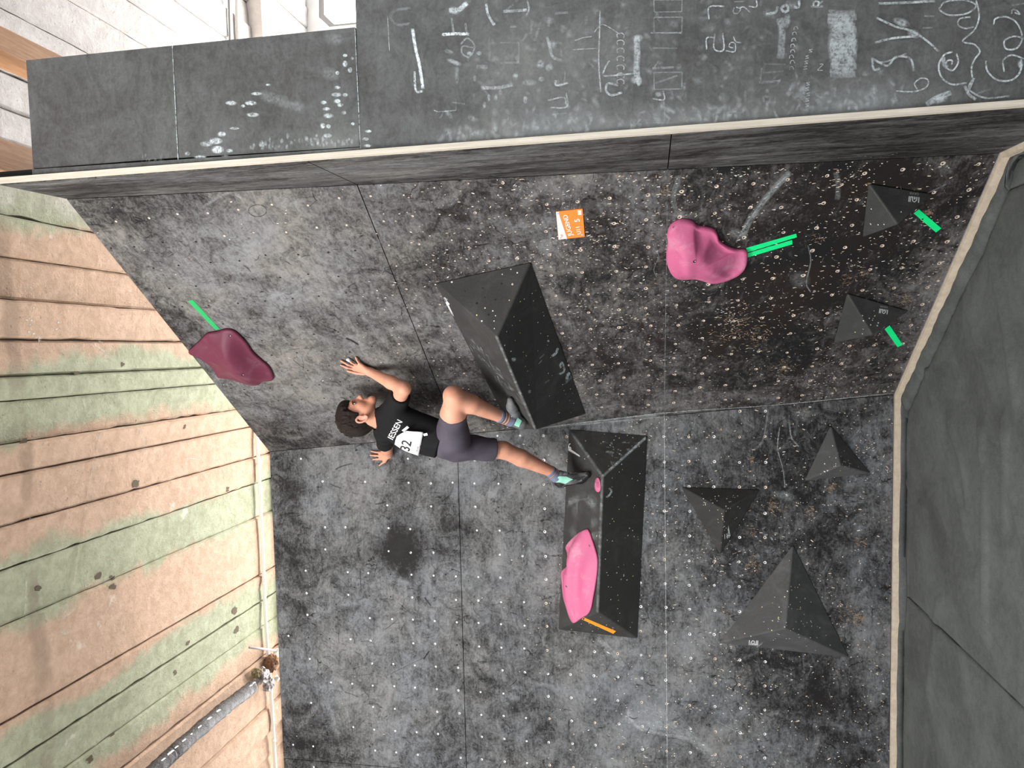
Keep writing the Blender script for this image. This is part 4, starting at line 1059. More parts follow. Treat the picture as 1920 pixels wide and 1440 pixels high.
for _ in range(46):
    x = g.uniform(1128, 1190); y = g.uniform(826, 870)
    if inpoly(x, y, [(1100, 822), (1206, 822), (1140, 880)]): c.stroke([(x, y), (x+g.uniform(3, 8), y+g.uniform(-3, 5))], g.uniform(1, 2.6), g.uniform(.25, .6))
for i in range(22): t_ = i/21; c.dab(1133+t_*76, 890-t_*68, 6, 3.2, -.7, g.uniform(.2, .5))
for i in range(30): t_ = i/29; c.dab(1129.5-t_*9, 895+t_*250, 3.4, 6, 0, g.uniform(.08, .26))
for i in range(16): t_ = i/15; c.dab(1075+t_*54, 815+t_*76, 4, 4, .8, g.uniform(.05, .2))
c.stroke([(1141, 915), (1146, 920), (1142, 928), (1136, 932)], 2.4, .5)
for _ in range(20): c.dab(g.uniform(1066, 1118), g.uniform(930, 1010), 9, 14, g.uniform(-1, 1), g.uniform(.03, .1))
c.build('chalk_smear', MAT['chalk'], v2, kind='stuff')
c = Chalk(Local(v2h, v2)); c.stroke([(1065, 845), (1067, 834), (1070, 832)], .9, .9); c.stroke([(1068, 846), (1070.5, 841), (1069, 838)], .9, .9); c.build('maker_mark', MAT['logo'], v2)

# three-sided pyramids
pyr = [(0, 1, 3), (1, 2, 3), (2, 0, 3)]
def pyramid(label, pl, base, apex, h, mat, nd, seed, focus=.5):
    r, b_, hh = volume(label, pl, base, [(apex[0], apex[1], h)], pyr, mat)
    c0 = np.array(apex); tri = [tuple(np.array(p)*.86+c0*.14) for p in base]
    g = random.Random(seed); pts = scatter(tri, nd, seed)
    pts = [(x*(1-focus*q)+apex[0]*focus*q, y*(1-focus*q)+apex[1]*focus*q) for (x, y) in pts for q in [g.random()]]
    dots(r, hh, pts, .0034, None, seed+1); return r, hh
pyramid('small dark grey pyramid volume nearest the wooden wall foot on the flat wall', PL, [(1557, 795), (1634, 888), (1506, 903)], (1576, 873), .11, MAT['volume_grey'], 24, 41)
t2, t2h = pyramid('dark pyramid volume between the long hold-carrying volume and the small grey pyramid', PL, [(1275, 912), (1427, 917), (1350, 1042)], (1358, 957), .13, MAT['volume'], 44, 43)
logo(t2, t2h, 1367, 1006, 9, -1.0, word=None)
t3, t3h = pyramid('largest dark grey pyramid volume on the flat wall', PL, [(1487, 1019), (1594, 1234), (1347, 1206)], (1472, 1179), .20, MAT['volume_grey'], 70, 45)
logo(t3, t3h, 1413, 1205, 9, .05)
t4, t4h = pyramid('shiny dark pyramid volume on the slanted facet close to the wall foot', PC, [(1587, 548), (1706, 582), (1561, 645)], (1636, 629), .13, MAT['volume_gloss'], 14, 47)
logo(t4, t4h, 1656, 584, 8.5, math.pi+.15)
t5, t5h = pyramid('black pyramid volume on the slanted facet in the upper corner beside a green tape', PC, [(1627, 342), (1751, 362), (1615, 447)], (1683, 422), .13, MAT['volume_gloss'], 5, 49)
logo(t5, t5h, 1713, 374, 10.5, math.pi+.1)

# blow-holes and pale splashes in the concrete ceiling
ch = surf([bvh_of(o) for o in ceiling.children if -2.4 < o.data.vertices[3].co.x < 1.2])
s = Soup(); g = random.Random(15)
for x, y, r in ((184, 1080, .02), (210, 1084, .018), (212, 1102, .022), (437, 1147, .034), (442, 1181, .03), (351, 1206, .016), (69, 1104, .018), (167, 1423, .02), (208, 1376, .024), (230, 684, .014), (144, 695, .018), (42, 829, .026), (348, 800, .014), (252, 906, .026), (428, 917, .016), (330, 1262, .014)):
    for k_ in range(3):
        p = ch(x+g.uniform(-3, 3), y+g.uniform(-3, 3), .0015+.0004*k_)
        if p is not None: s.disc(p, V(1, 0, 0), V(0, 1, 0), r*g.uniform(.4, .8), r*g.uniform(.5, 1.2), None, 11, 0, .35, g)
s.build('blow_hole', [simple('dark_concrete_pit', (.09, .065, .035), .95)], ceiling, kind='stuff', label='dark blow-holes in the concrete')
c = Chalk(ch)
for x, y in ((58, 538), (50, 600), (59, 601), (57, 610), (55, 622), (63, 625), (70, 630), (74, 634), (64, 577), (110, 605), (105, 617)): c.dab(x, y, 4, 3.6, 0, .8)
for pts in (((150, 560), (170, 582)), ((165, 605), (195, 630)), ((168, 640), (190, 655), (215, 672)), ((175, 630), (200, 650)), ((182, 650), (208, 676)), ((200, 600), (213, 622)), ((128, 600), (142, 620)), ((244, 648), (250, 668)), ((140, 552), (138, 535))): c.stroke(pts, 1.8, .5)
c.dab(185, 815, 10, 9, 0, .35); c.stroke([(262, 805), (270, 830), (270, 848)], 4, .4); c.stroke([(348, 878), (352, 860), (378, 862)], 2, .6); c.dab(378, 886, 2.5, 6, 0, .5); c.dab(122, 1150, 14, 16, .2, .3); c.dab(120, 1185, 13, 10, 0, .45); c.dab(205, 1050, 12, 8, 0, .2); c.dab(300, 850, 14, 14, 0, .15)
c.build('pale_splash', chalk_mat('pale_plaster_splash', (.66, .58, .48), .8), ceiling, kind='stuff', label='pale splashes and scrapes on the concrete')

# ------------------------------------------------------------------ holds
def hold_mat(name, col, rough=.55, dust=.35):
    m, nt, b = newmat(name); t = NT(nt); ob = t.coord('Object')
    n = t.noise(ob, 9, 6, .65, .6); f = t.noise(ob, 240, 2, .6)
    d = t.math('MULTIPLY', t.rng(n, .5, .72), dust)
    c = t.mix(t.rng(f, .3, .7), tuple(x*.93 for x in col), tuple(min(1, x*1.06) for x in col))
    t.set(b.inputs['Base Color'], t.mix(d, c, tuple(min(1, x*.6+.32) for x in col)))
    b.inputs['Roughness'].default_value = rough; b.inputs['Specular IOR Level'].default_value = .35
    t.set(b.inputs['Normal'], t.bump(f, .15, .0015))
    return m
MAT['pink'] = hold_mat('rose_pink_resin', (.55, .125, .25)); MAT['burgundy'] = hold_mat('burgundy_resin', (.125, .022, .048), .55, .08)
MAT['bolt'] = simple('zinc_bolt', (.55, .55, .55), .35); 
def hold(label, pl, outline, ctr, H, hfun, mat, bolts=(), group='climbing holds', lift=.0, n=6, flip=0):
    O = catmull(outline, n, closed=True); N = len(O); ctr = np.array(ctr, float)
    ts = [0, 0, .03, .08, .16, .26, .38, .5, .62, .74, .86, .95]; vs = []; fs = []
    org = pl.hit(ctr[0], ctr[1])
    for k, t_ in enumerate(ts):
        for i in range(N):
            q = O[i]*(1-t_)+ctr*t_
            h = .0005 if k == 0 else H*hfun(q[0], q[1], t_)
            vs.append(pl.hit(q[0], q[1])+pl.n*(lift+h)-org)
    vs.append(pl.hit(*ctr)+pl.n*(lift+H*hfun(ctr[0], ctr[1], 1.0))-org)
    for k in range(len(ts)-1):
        for i in range(N): j = (i+1) % N; fs.append((k*N+i, k*N+j, (k+1)*N+j, (k+1)*N+i))
    k = len(ts)-1
    for i in range(N): fs.append((k*N+i, k*N+(i+1) % N, len(vs)-1))
    fs.append(tuple(range(N-1, -1, -1)))
    me = mesh('body', vs, fs, True); fix_normals(me)
    root = empty('climbing_hold', org, label=label, cat='climbing hold', group=group)
    body = link('body', me, mat, parent=root); hit = surf(bvh_of(body))
    for (x, y, r) in bolts:
        s = Soup(); a = hit(x, y, .0015); e1 = nrm(hit(x+2, y, .0015)-a); e2 = hit(x, y+2, .0015)-a; e2 = nrm(e2-e1*(e2 @ e1))
        s.disc(a-org, e1, e2, r, r, None, 12, 0); s.disc(a-org+e1*r*.35-e2*r*.2+np.cross(e1, e2)*0+nrm(CAM-a)*.0006, e1, e2, r*.45, r*.45, None, 10, 1)
        s.build('bolt', [MAT['hole'], MAT['bolt']], root)
    return root, hit
G = lambda x, y, cx, cy, rx, ry: math.exp(-((x-cx)/rx)**2-((y-cy)/ry)**2)
ss = lambda a, b, x: (lambda t: t*t*(3-2*t))(max(0, min(1, (x-a)/(b-a))))
z7 = Zm(1220, 330, 3.31)
o1 = z7((100, 355), (120, 300), (165, 268), (215, 262), (262, 274), (290, 300), (340, 308), (390, 322), (412, 350), (425, 390), (470, 425), (530, 447), (592, 452), (600, 500), (588, 556), (545, 600), (480, 630), (420, 646), (370, 648), (320, 632), (270, 620), (200, 622), (150, 612), (115, 575), (97, 520), (97, 460), (104, 400))
def h1f(x, y, t_):
    h = .30*min(1, t_/.03)+.70*ss(0, .75, t_)
    # S-shaped step and scooped lip towards the bite
    gx = 1300+12*ss(430, 480, y)*0; d = (x-1301)-max(0, (y-445))*.9
    h -= .20*ss(-4, 9, d)*ss(0, .2, t_)
    h += .18*G(x, y, 1278, 478, 24, 26) - .14*G(x, y, 1350, 458, 14, 9)*ss(0, .1, t_)+.10*G(x, y, 1262, 425, 12, 20)
    return max(.12 if t_ > 0 else .1, h)
hd1, h1h = hold('rose pink crescent hold with a scooped bite on the slanted facet', PC, o1, (1300, 478), .085, h1f, MAT['pink'], [(1302, 490, .007), (1263, 426, .004)])
c = Chalk(Local(h1h, hd1)); c.stroke([(1330, 436), (1336, 434)], 4, 1, False, False)
z2 = Zm(320, 540, 7.2)
o2 = z2((250, 830), (310, 775), (400, 690), (490, 602), (560, 583), (640, 570), (720, 545), (790, 542), (860, 560), (940, 620), (1030, 720), (1120, 850), (1210, 935), (1330, 1040), (1380, 1130), (1395, 1195), (1360, 1230), (1250, 1245), (1190, 1285), (1100, 1292), (980, 1260), (840, 1215), (700, 1195), (640, 1180), (600, 1110), (540, 1030), (440, 950), (330, 890), (265, 865))
def h2f(x, y, t_):
    h = .22*min(1, t_/.03)+.5*ss(0, .8, t_)
    u = ((x-400)*.62+(y-640)*.78)
    ridge = G((x-445)*.8+(y-668)*-.6, 0, 0, 0, 16, 1)
    return max(.15, h+.30*ridge*ss(0, .3, t_)-.12*G(x, y, 385, 655, 25, 14)*ss(0, .2, t_))
hold('dark burgundy hold at the upper left edge of the slanted facet', PC, o2, (430, 668), .085, h2f, MAT['burgundy'], [(431, 630, .006), (455, 703, .007)])
# holds on the long volume's upper face
def face_plane(pts):
    n = nrm(np.cross(pts[1]-pts[0], pts[2]-pts[0])); n = n if n @ (CAM-pts[0]) > 0 else -n; return Plane(pts[0], n, e1=pts[1]-pts[0])
f2 = [PL.hit(1066, 804), PL.hit(1131, 894, V2H), PL.hit(1121, 1148, V2H), PL.hit(1046, 1181)]
P2 = face_plane([f2[0]*.5+f2[3]*.5, f2[1], f2[2]])
z3 = Zm(1020, 960, 5.54)
o3 = z3((240, 350), (300, 275), (370, 215), (440, 180), (475, 190), (510, 280), (545, 390), (568, 490), (565, 610), (545, 760), (520, 900), (500, 1000), (465, 1060), (400, 1100), (345, 1140), (310, 1145), (275, 1090), (240, 980), (210, 870), (195, 720), (190, 630), (215, 590), (245, 565), (258, 500), (262, 430), (250, 390))
def h3f(x, y, t_):
    h = .18*min(1, t_/.03)+.45*ss(0, .7, t_)
    rl = (x-1074)-(1088-1074)*ss(1090, 1000, y)
    h += .50*math.exp(-(rl/9)**2)*ss(0, .25, t_)-.22*math.exp(-((rl-16)/10)**2)*G(x, y, x, 1090, 1, 55)*ss(0, .3, t_)
    return max(.12, h)
hold('long rose pink hold lying on the upper face of the long volume', P2, o3, (1092, 1085), .062, h3f, MAT['pink'], [(1105.5, 1023, .005), (1062.5, 1099, .006)], lift=.004)
z6 = Zm(1000, 780, 3.273)
o4 = z6((383, 420), (388, 390), (398, 378), (408, 388), (414, 420), (415, 450), (405, 466), (393, 462), (385, 445))
hold('tiny pink foot chip on the long volume near the lower shoe', P2, o4, z6((399, 422))[0], .020, lambda x, y, t_: .3*min(1, t_/.03)+.7*ss(0, .8, t_), MAT['pink'], [(1121.5, 905, .0025)], lift=.004, n=4)

# ------------------------------------------------------------------ tape strips
MAT['green'] = simple('bright_green_tape', (.0, .80, .235), .5, var=.04, vscale=30); MAT['green_dark'] = simple('green_tape', (.012, .36, .105), .5, var=.05, vscale=30)
MAT['orange_tape'] = simple('orange_tape', (.95, .33, .012), .5)
def tape(quad, hit, mat, label, nsub=14, th=.0009, h0=.0006):
    a, b, c_, d = [np.array(p, float) for p in quad]; vs = []; fs = []
    for h in (h0+th, h0):
        for i in range(nsub+1):
            t_ = i/nsub
            for p in (a*(1-t_)+b*t_, d*(1-t_)+c_*t_): vs.append(hit(p[0], p[1], h))
    m = 2*(nsub+1); org = vs[0]; vs = [v-org for v in vs]
    for i in range(nsub):
        k = 2*i; fs += [(k, k+1, k+3, k+2), (m+k, m+k+2, m+k+3, m+k+1), (k, k+2, m+k+2, m+k), (k+1, m+k+1, m+k+3, k+3)]
    fs += [(0, m, m+1, 1), (m-2, m-1, 2*m-1, 2*m-2)]
    o = link('marking_tape', mesh('marking_tape', vs, fs), mat, label=label, cat='tape', group='start and score tapes'); fix_normals(o.data); o.location = org; return o
tape([(352, 565), (361, 562), (412, 617), (404, 619)], PC.hit, MAT['green_dark'], 'green tape strip leading to the burgundy hold')
tape([(1399, 465), (1493, 438), (1494, 445), (1399, 474)], PC.hit, MAT['green'], 'upper and longer of the two green tapes beside the pink crescent hold')
tape([(1399, 475.5), (1485, 450), (1486, 458), (1401, 483)], PC.hit, MAT['green'], 'lower and shorter of the two green tapes beside the pink crescent hold')
tape([(1723, 392.5), (1765, 428), (1755, 436), (1713, 400)], PC.hit, MAT['green'], 'green tape beside the black pyramid in the upper corner')
tape([(1668, 610), (1692.5, 646.5), (1683, 651), (1658.5, 617)], PC.hit, MAT['green'], 'green tape at the tip of the shiny pyramid on the slanted facet')
tape([(1094, 1157), (1155, 1183), (1150, 1188), (1091, 1161)], v2h, MAT['orange_tape'], 'orange tape strip at the end of the long pink hold')

# ------------------------------------------------------------------ category sign
zs = Zm(1000, 370, 13.71)
sgn = [PC.hit(*p, .004) for p in zs((580, 372), (1265, 292), (1322, 1015), (648, 1090))]
org = PC.hit(1069, 420)
sign = empty('category_sign', org, label='small orange and white sign reading JUGEND U11 5 on the slanted facet', cat='sign')
vs, fs = slab_pts([p-org for p in sgn], PC.n, .0035); me = mesh('board', vs, fs); fix_normals(me)
link('board', me, simple('orange_print', (.93, .245, .035), .45), parent=sign)
wp = [PC.hit(*p, .0046)-org for p in zs((582, 376), (660, 368), (672, 470), (868, 1062), (650, 1087))]
link('white_field', mesh('white_field', wp, [tuple(range(5))]), simple('white_print_field', (.80, .76, .73), .45), parent=sign)
wp = [PC.hit(*p, .0046)-org for p in zs((1140, 335), (1230, 332), (1238, 450), (1148, 455))]
link('white_field', mesh('white_field', wp, [(0, 1, 2, 3)]), simple('white_sticker', (.85, .78, .68), .45), parent=sign)
hs = lambda x, y, h=0: PC.hit(x, y, .0046)
text_decal('lettering', 'JUGEND', zs((1010, 985))[0], zs((865, 440))[0], 8.3, hs, MAT['print_white'], sign, bold=.012)
text_decal('lettering', 'U11', zs((1225, 935))[0], zs((1185, 750))[0], 7.2, hs, MAT['print_white'], sign, bold=.012)
text_decal('lettering', '5', zs((1192, 625))[0], zs((1180, 545))[0], 9.5, hs, MAT['print_white'], sign, bold=.012)
c = Chalk(lambda x, y, h=0: PC.hit(x, y, .0047)-org); MAT['peach'] = paint_mat('peach_print', (.85, .38, .25))
c.dab(*zs((735, 985))[0], 4.0, 2.6, .9, .7)
c.build('small_emblem', MAT['peach'], sign)
for p in ((640, 425), (1250, 960), (695, 1050)):
    s = Soup(); a = PC.hit(*zs(p)[0], .006)-org; s.disc(a, PC.e1, PC.e2, .005, .005, None, 10); s.build('screw', [MAT['bolt']], sign)

# ------------------------------------------------------------------ the climber
class Field:
    """signed-distance modelling on a grid, turned into one smooth mesh with surface nets"""
    def __init__(s, lo, hi, res):
        s.lo = np.array(lo, float); s.res = res; s.n = np.ceil((np.array(hi)-s.lo)/res).astype(int)+1
        s.D = np.full(s.n, .5, np.float32)
    def win(s, lo, hi, m):
        a = np.clip(np.floor((lo-m-s.lo)/s.res).astype(int), 0, s.n-1); b = np.clip(np.ceil((hi+m-s.lo)/s.res).astype(int)+1, 1, s.n)
        g = np.meshgrid(*[np.arange(a[i], b[i])*s.res+s.lo[i] for i in range(3)], indexing='ij')
        return (slice(a[0], b[0]), slice(a[1], b[1]), slice(a[2], b[2])), np.stack(g, -1).astype(np.float32)
    def put(s, w_, d, k, op='add'):
        A = s.D[w_]
        if op == 'sub': d = -d; h = np.maximum(k-np.abs(A-d), 0)/k; s.D[w_] = np.maximum(A, d)+h*h*k/4; return
        h = np.maximum(k-np.abs(A-d), 0)/k; s.D[w_] = np.minimum(A, d)-h*h*k/4
    def cone(s, a, b, ra, rb, k=.015, flat=None, caps=(), op='add', wob=None):
        a = np.array(a, float); b = np.array(b, float); R = max(ra, rb)
        w_, p = s.win(np.minimum(a, b)-R*1.05, np.maximum(a, b)+R*1.05, k+.02)
        if p.size == 0: return
        q = p-a; ab = b-a
        if flat is not None:
            ax, sc = flat; c = (q @ ax)-0.0
            # squash along ax around the bone
            t0 = np.clip((q @ ab)/(ab @ ab), 0, 1); off = (q-t0[..., None]*ab) @ ax
            q = q+ax*(off*(sc-1))[..., None]
        t = np.clip((q @ ab)/(ab @ ab), 0, 1); d = np.linalg.norm(q-t[..., None]*ab, axis=-1)-(ra+t*(rb-ra))
        if flat is not None: d = d/ (1 if sc < 1 else sc**.5)
        if wob is not None: d = d+wob(p)
        for (pt, nn) in caps: d = np.maximum(d, (p-np.array(pt)) @ np.array(nn))
        s.put(w_, d.astype(np.float32), k, op)
    def ell(s, c, axes, r, k=.012, op='add', caps=()):
        c = np.array(c, float); r = np.array(r, float); A = np.array(axes, float)
        ext = np.sqrt(((A*r[:, None])**2).sum(0))
        w_, p = s.win(c-ext, c+ext, k+.02)
        if p.size == 0: return
        q = (p-c) @ A.T; k0 = np.linalg.norm(q/r, axis=-1); k1 = np.linalg.norm(q/(r*r), axis=-1)
        d = k0*(k0-1)/np.maximum(k1, 1e-6)
        for (pt, nn) in caps: d = np.maximum(d, (p-np.array(pt)) @ np.array(nn))
        s.put(w_, d.astype(np.float32), k, op)
    def mesh(s, name, origin, smooth=True, iters=2):
        D = s.D; ins = D < 0
        c = [ins[i:ins.shape[0]-1+i, j:ins.shape[1]-1+j, k:ins.shape[2]-1+k] for i in (0, 1) for j in (0, 1) for k in (0, 1)]
        cnt = sum(x.astype(np.int8) for x in c); act = (cnt > 0) & (cnt < 8)
        I = np.argwhere(act); idx = -np.ones(act.shape, np.int64); idx[act] = np.arange(len(I))
        acc = np.zeros((len(I), 3)); num = np.zeros(len(I)); cor = [(i, j, k) for i in (0, 1) for j in (0, 1) for k in (0, 1)]
        val = {q: D[I[:, 0]+q[0], I[:, 1]+q[1], I[:, 2]+q[2]] for q in cor}
        for q in cor:
            for ax in range(3):
                if q[ax]: continue
                r = list(q); r[ax] = 1; r = tuple(r); a, b = val[q], val[r]; x = (a < 0) != (b < 0)
                t = np.where(x, a/np.where(a == b, 1, a-b), 0); P = np.tile(np.array(q, float), (len(I), 1)); P[:, ax] = t
                acc[x] += P[x]; num[x] += 1
        pos = (I+acc/num[:, None])*s.res+s.lo
        F = []
        for ax in range(3):
            sl0 = [slice(None)]*3; sl1 = [slice(None)]*3; sl0[ax] = slice(0, -1); sl1[ax] = slice(1, None)
            x = ins[tuple(sl0)] != ins[tuple(sl1)]; E = np.argwhere(x); u, v = [(1, 2), (2, 0), (0, 1)][ax]
            ok = (E[:, u] > 0) & (E[:, v] > 0) & (E[:, u] < ins.shape[u]-1) & (E[:, v] < ins.shape[v]-1); E = E[ok]
            def g(du, dv): e = E.copy(); e[:, u] += du; e[:, v] += dv; return idx[e[:, 0], e[:, 1], e[:, 2]]
            Q = np.stack([g(-1, -1), g(0, -1), g(0, 0), g(-1, 0)], 1)
            fl = ins[E[:, 0], E[:, 1], E[:, 2]]; Q[~fl] = Q[~fl][:, ::-1]; F.append(Q)
        F = np.concatenate(F)
        for it in range(iters):                      # light relaxation
            sm = np.zeros_like(pos); nn = np.zeros(len(pos))
            for a, b in ((0, 1), (1, 2), (2, 3), (3, 0)):
                np.add.at(sm, F[:, a], pos[F[:, b]]); np.add.at(sm, F[:, b], pos[F[:, a]]); np.add.at(nn, F[:, a], 1); np.add.at(nn, F[:, b], 1)
            pos = pos*.55+sm/np.maximum(nn, 1)[:, None]*.45
        me = bpy.data.meshes.new(name); pos = pos-np.array(origin)
        me.from_pydata(pos.tolist(), [], F.tolist()); me.update()
        me.polygons.foreach_set('use_smooth', [True]*len(me.polygons))
        return me

J = yhit
fb = nrm(V(.643, .766, 0)); rb = nrm(V(.766, -.643, 0))            # he faces the slanted facet, his back turned to us
FP1 = face_plane([PC.hit(957, 804), PC.hit(932, 632, .25), PC.hit(1005, 806, .25)])
j = dict(pel=J(848, 833, 4.05), wst=J(806, 818, 4.04), che=J(752, 797, 4.03), nck=J(711, 785, 4.03),
         RS=J(741, 761, 3.96), LS=J(722, 811, 4.11), RE=J(757, 729, 3.84), LE=J(722, 833, 4.33),
         RW=PC.hit(695, 698, .030), LW=PL.hit(729, 852, .040),
         RH=J(848, 816, 4.01), LH=J(858, 846, 4.12), RK=J(851, 744, 3.84), LK=J(944, 844, 4.24))
toeR = FP1.hit(957, 750, .018); balR = FP1.hit(960, 763, .027); midR = FP1.hit(966, 779, .030); heeR = FP1.hit(976, 793, .032)
j['RA'] = J(948, 785, 4.09)
toeL = P2.hit(1101, 890, .022); balL = P2.hit(1087, 896, .032); midL = J(1069, 899, 4.445); heeL = J(1050, 903, 4.44)
j['LA'] = J(1040, 887, 4.41)
ORG = np.array([j['pel'][0], j['pel'][1], min(toeL[2], toeR[2])-.02])
person = empty('person', ORG, label='child climber in black T-shirt and grey shorts braced in the corner, back to us', cat='person')
allp = np.array(list(j.values())+[toeR, toeL, heeR, heeL, J(635, 780, 4.0), PC.hit(638, 675), PL.hit(694, 872)])
lo = allp.min(0)-.16; hi = allp.max(0)+.16

# head frame: face turned to his right, seen in profile
PX = .00293
HC = J(668, 780, 3.99); hu = CU; hf = nrm(CR-CF*.10); hs = np.cross(hu, hf); hs = hs if hs @ CF < 0 else -hs
AX = [hf, hu, hs]
def H(f, u, s_=0.0): return HC+hf*f*1.045+hu*u*1.045+hs*s_*1.045
def finger(fd, pts, r0, r1, k=.004):
    for i in range(len(pts)-1):
        t0 = i/(len(pts)-1); t1 = (i+1)/(len(pts)-1)
        fd.cone(pts[i], pts[i+1], r0+(r1-r0)*t0, r0+(r1-r0)*t1, k)
sk = Field(lo, hi, .0042)
# trunk and limbs
sk.cone(j['pel'], j['wst'], .088, .086, .03, (fb, 1.35)); sk.cone(j['wst'], j['che'], .088, .102, .03, (fb, 1.4))
sk.cone(j['che'], j['nck']*.75+j['che']*.25, .100, .060, .03, (fb, 1.4))
sk.cone(j['RS'], j['LS'], .045, .045, .03)
sk.cone(j['RS'], j['RE'], .044, .036, .02); e2 = j['RE']*.62+j['RW']*.38
sk.cone(j['RE'], e2, .036, .036, .015); sk.cone(e2, j['RW'], .036, .0235, .012)
sk.cone(j['LS'], j['LE'], .044, .035, .02); e2 = j['LE']*.62+j['LW']*.38
sk.cone(j['LE'], e2, .035, .035, .015); sk.cone(e2, j['LW'], .035, .0245, .012)
m1 = j['RH']*.45+j['RK']*.55; sk.cone(j['RH'], m1, .070, .066, .03); sk.cone(m1, j['RK'], .066, .050, .02)
ca = j['RK']*.68+j['RA']*.32; sk.cone(j['RK'], ca, .049, .050, .02); sk.cone(ca, j['RA'], .050, .029, .015); sk.ell(j['RK']+nrm(j['RK']-j['RA'])*.012-rb*.0+fb*.012, np.eye(3), (.044, .044, .044), .02)
m1 = (j['LH']+rb*.04)*.45+j['LK']*.55; sk.cone(j['LH']+rb*.04, m1, .060, .055, .03); sk.cone(m1, j['LK'], .055, .048, .02)
ca = j['LK']*.66+j['LA']*.34; sk.cone(j['LK'], ca, .047, .048, .02); sk.cone(ca, j['LA'], .048, .029, .015)
# right hand flat on the slanted facet
def hand(pl, wrist, palm, digits, hp=.014):
    for (b_, t_, r) in digits:
        B = pl.hit(*b_, hp+.003); T = pl.hit(*t_, .008); Mx = B*.5+T*.5+pl.n*.005
        finger(sk, [B, Mx, T], r, r*.82)
        sk.cone(pl.hit(*palm, hp+.001), B, .013, .010, .008)
        sk.cone(wrist*.85+pl.hit(*palm, hp)*.15, B*.8+wrist*.2, .016, .011, .010)
    sk.cone(wrist, pl.hit(*palm, hp+.002), .0225, .0165, .012)
RP = (679, 691); hand(PC, j['RW'], RP, [((675, 682.5), (666.5, 669.5), .0068), ((668, 684.5), (651, 673), .0074), ((664.5, 688), (639.5, 676.5), .0077), ((665, 692.5), (638.8, 684.5), .0076)])
finger(sk, [PC.hit(683, 701, .016), PC.hit(668, 699.5, .013), PC.hit(652, 695.5, .009)], .0098, .0072, .006)
LPm = (721, 857); hand(PL, j['LW'], LPm, [((713, 849), (696, 846), .0072), ((712.5, 854.5), (694.5, 853.5), .0077), ((714, 860), (699.5, 861.5), .0076), ((721, 865.5), (711, 873), .0066)])
finger(sk, [PL.hit(725, 848, .02), PL.hit(716, 842, .014), PL.hit(708, 838, .009)], .0098, .0075, .006)
# neck and head
sk.cone(H(-.022, -.045), j['nck'], .047, .052, .02)
sk.ell(H(-.010, .022), AX, (.088, .080, .073), .02)
sk.ell(H(.040, -.032), AX, (.050, .072, .054), .02)
sk.ell(H(.062, .012), AX, (.026, .022, .045), .012)                 # brow
sk.ell(H(.087, -.083), AX, (.019, .019, .022), .018)                # chin
for s_ in (-1, 1):
    sk.cone(H(.082, -.086), H(.008, -.062, .050*s_), .015, .016, .018)
    sk.ell(H(.058, -.030, .034*s_), AX, (.020, .022, .016), .014)   # cheek
    sk.ell(H(.076, .000, .028*s_), AX, (.010, .009, .013), .006, 'sub')   # eye socket
    sk.ell(H(.090, -.032, .008*s_), AX, (.009, .007, .008), .005)   # nostril wing
    # ear: rim and concha
    ring = [(-.004+.017*math.cos(q)-.006*math.sin(q), -.044+.029*math.sin(q)+.0*math.cos(q)) for q in np.linspace(.3, 5.6, 12)]
    for (a, b) in zip(ring[:-1], ring[1:]):
        sk.cone(H(a[0], a[1], (.070+.010*(.012-a[0])/.03)*s_), H(b[0], b[1], (.070+.010*(.012-b[0])/.03)*s_), .0058, .0058, .003)
    sk.ell(H(-.002, -.044, .066*s_), AX, (.017, .027, .008), .006)
    sk.ell(H(-.001, -.042, .076*s_), AX, (.008, .013, .006), .004, 'sub')
    sk.ell(H(.004, -.066, .070*s_), AX, (.008, .009, .005), .004)   # lobe
sk.cone(H(.081, .004), H(.1035, -.0205), .0072, .0090, .008)        # nose
sk.cone(H(.1035, -.0205), H(.088, -.034), .0088, .006, .006)
sk.ell(H(.0880, -.0500), AX, (.0085, .0066, .021), .008); sk.ell(H(.0875, -.0590), AX, (.0085, .0070, .019), .008)   # lips
me = sk.mesh('body', ORG)
m, nt, b = newmat('child_skin'); t = NT(nt); ob = t.coord('Object')
n1 = t.noise(ob, 14, 4, .6); n2 = t.noise(ob, 3, 3, .5)
t.set(b.inputs['Base Color'], t.mix(t.rng(n1, .3, .7), t.mix(t.rng(n2, .35, .65), (.60, .265, .165), (.66, .32, .215)), (.68, .335, .23)))
b.inputs['Roughness'].default_value = .55; b.inputs['Subsurface Weight'].default_value = .12; b.inputs['Subsurface Radius'].default_value = (.02, .007, .004); b.inputs['Subsurface Scale'].default_value = .3
MAT['skin'] = m
body = link('body', me, m, parent=person)
bodyhit = surf(bvh_of(body))
# eyes, brows, mouth
MAT['eye_white'] = simple('eye_white', (.78, .74, .72), .25); MAT['iris'] = simple('dark_brown_iris', (.015, .008, .005), .15)
MAT['hair'] = None
def ball(name, c, axes, r, mat, parent, seg=16):
    bm = bmesh.new(); bmesh.ops.create_uvsphere(bm, u_segments=seg, v_segments=seg//2+2, radius=1)
    A = np.array(axes)
    off = woff(parent)
    for v in bm.verts: q = np.array(c)+A.T @ (np.array(v.co)*np.array(r))-off; v.co = Vector(q)
    me = bpy.data.meshes.new(name); bm.to_mesh(me); bm.free()
    for p in me.polygons: p.use_smooth = True
    return link(name, me, mat, parent=parent)
for s_ in (1, -1):
    ey = ball('eye', H(.0685, .0005, .028*s_), AX, (.0095, .0062, .0120), MAT['eye_white'], body)
    ball('iris', H(.0745, .0020, .0330*s_), AX, (.0055, .0052, .0068), MAT['iris'], ey, 12)
hm, nt, b = newmat('dark_brown_hair'); t = NT(nt); ob = t.coord('Object')
dirv = t.mapping(ob, scale=(60, 60, 14), rot=(.4, .9, .2))
st = t.noise(dirv, 4, 5, .7, .6)
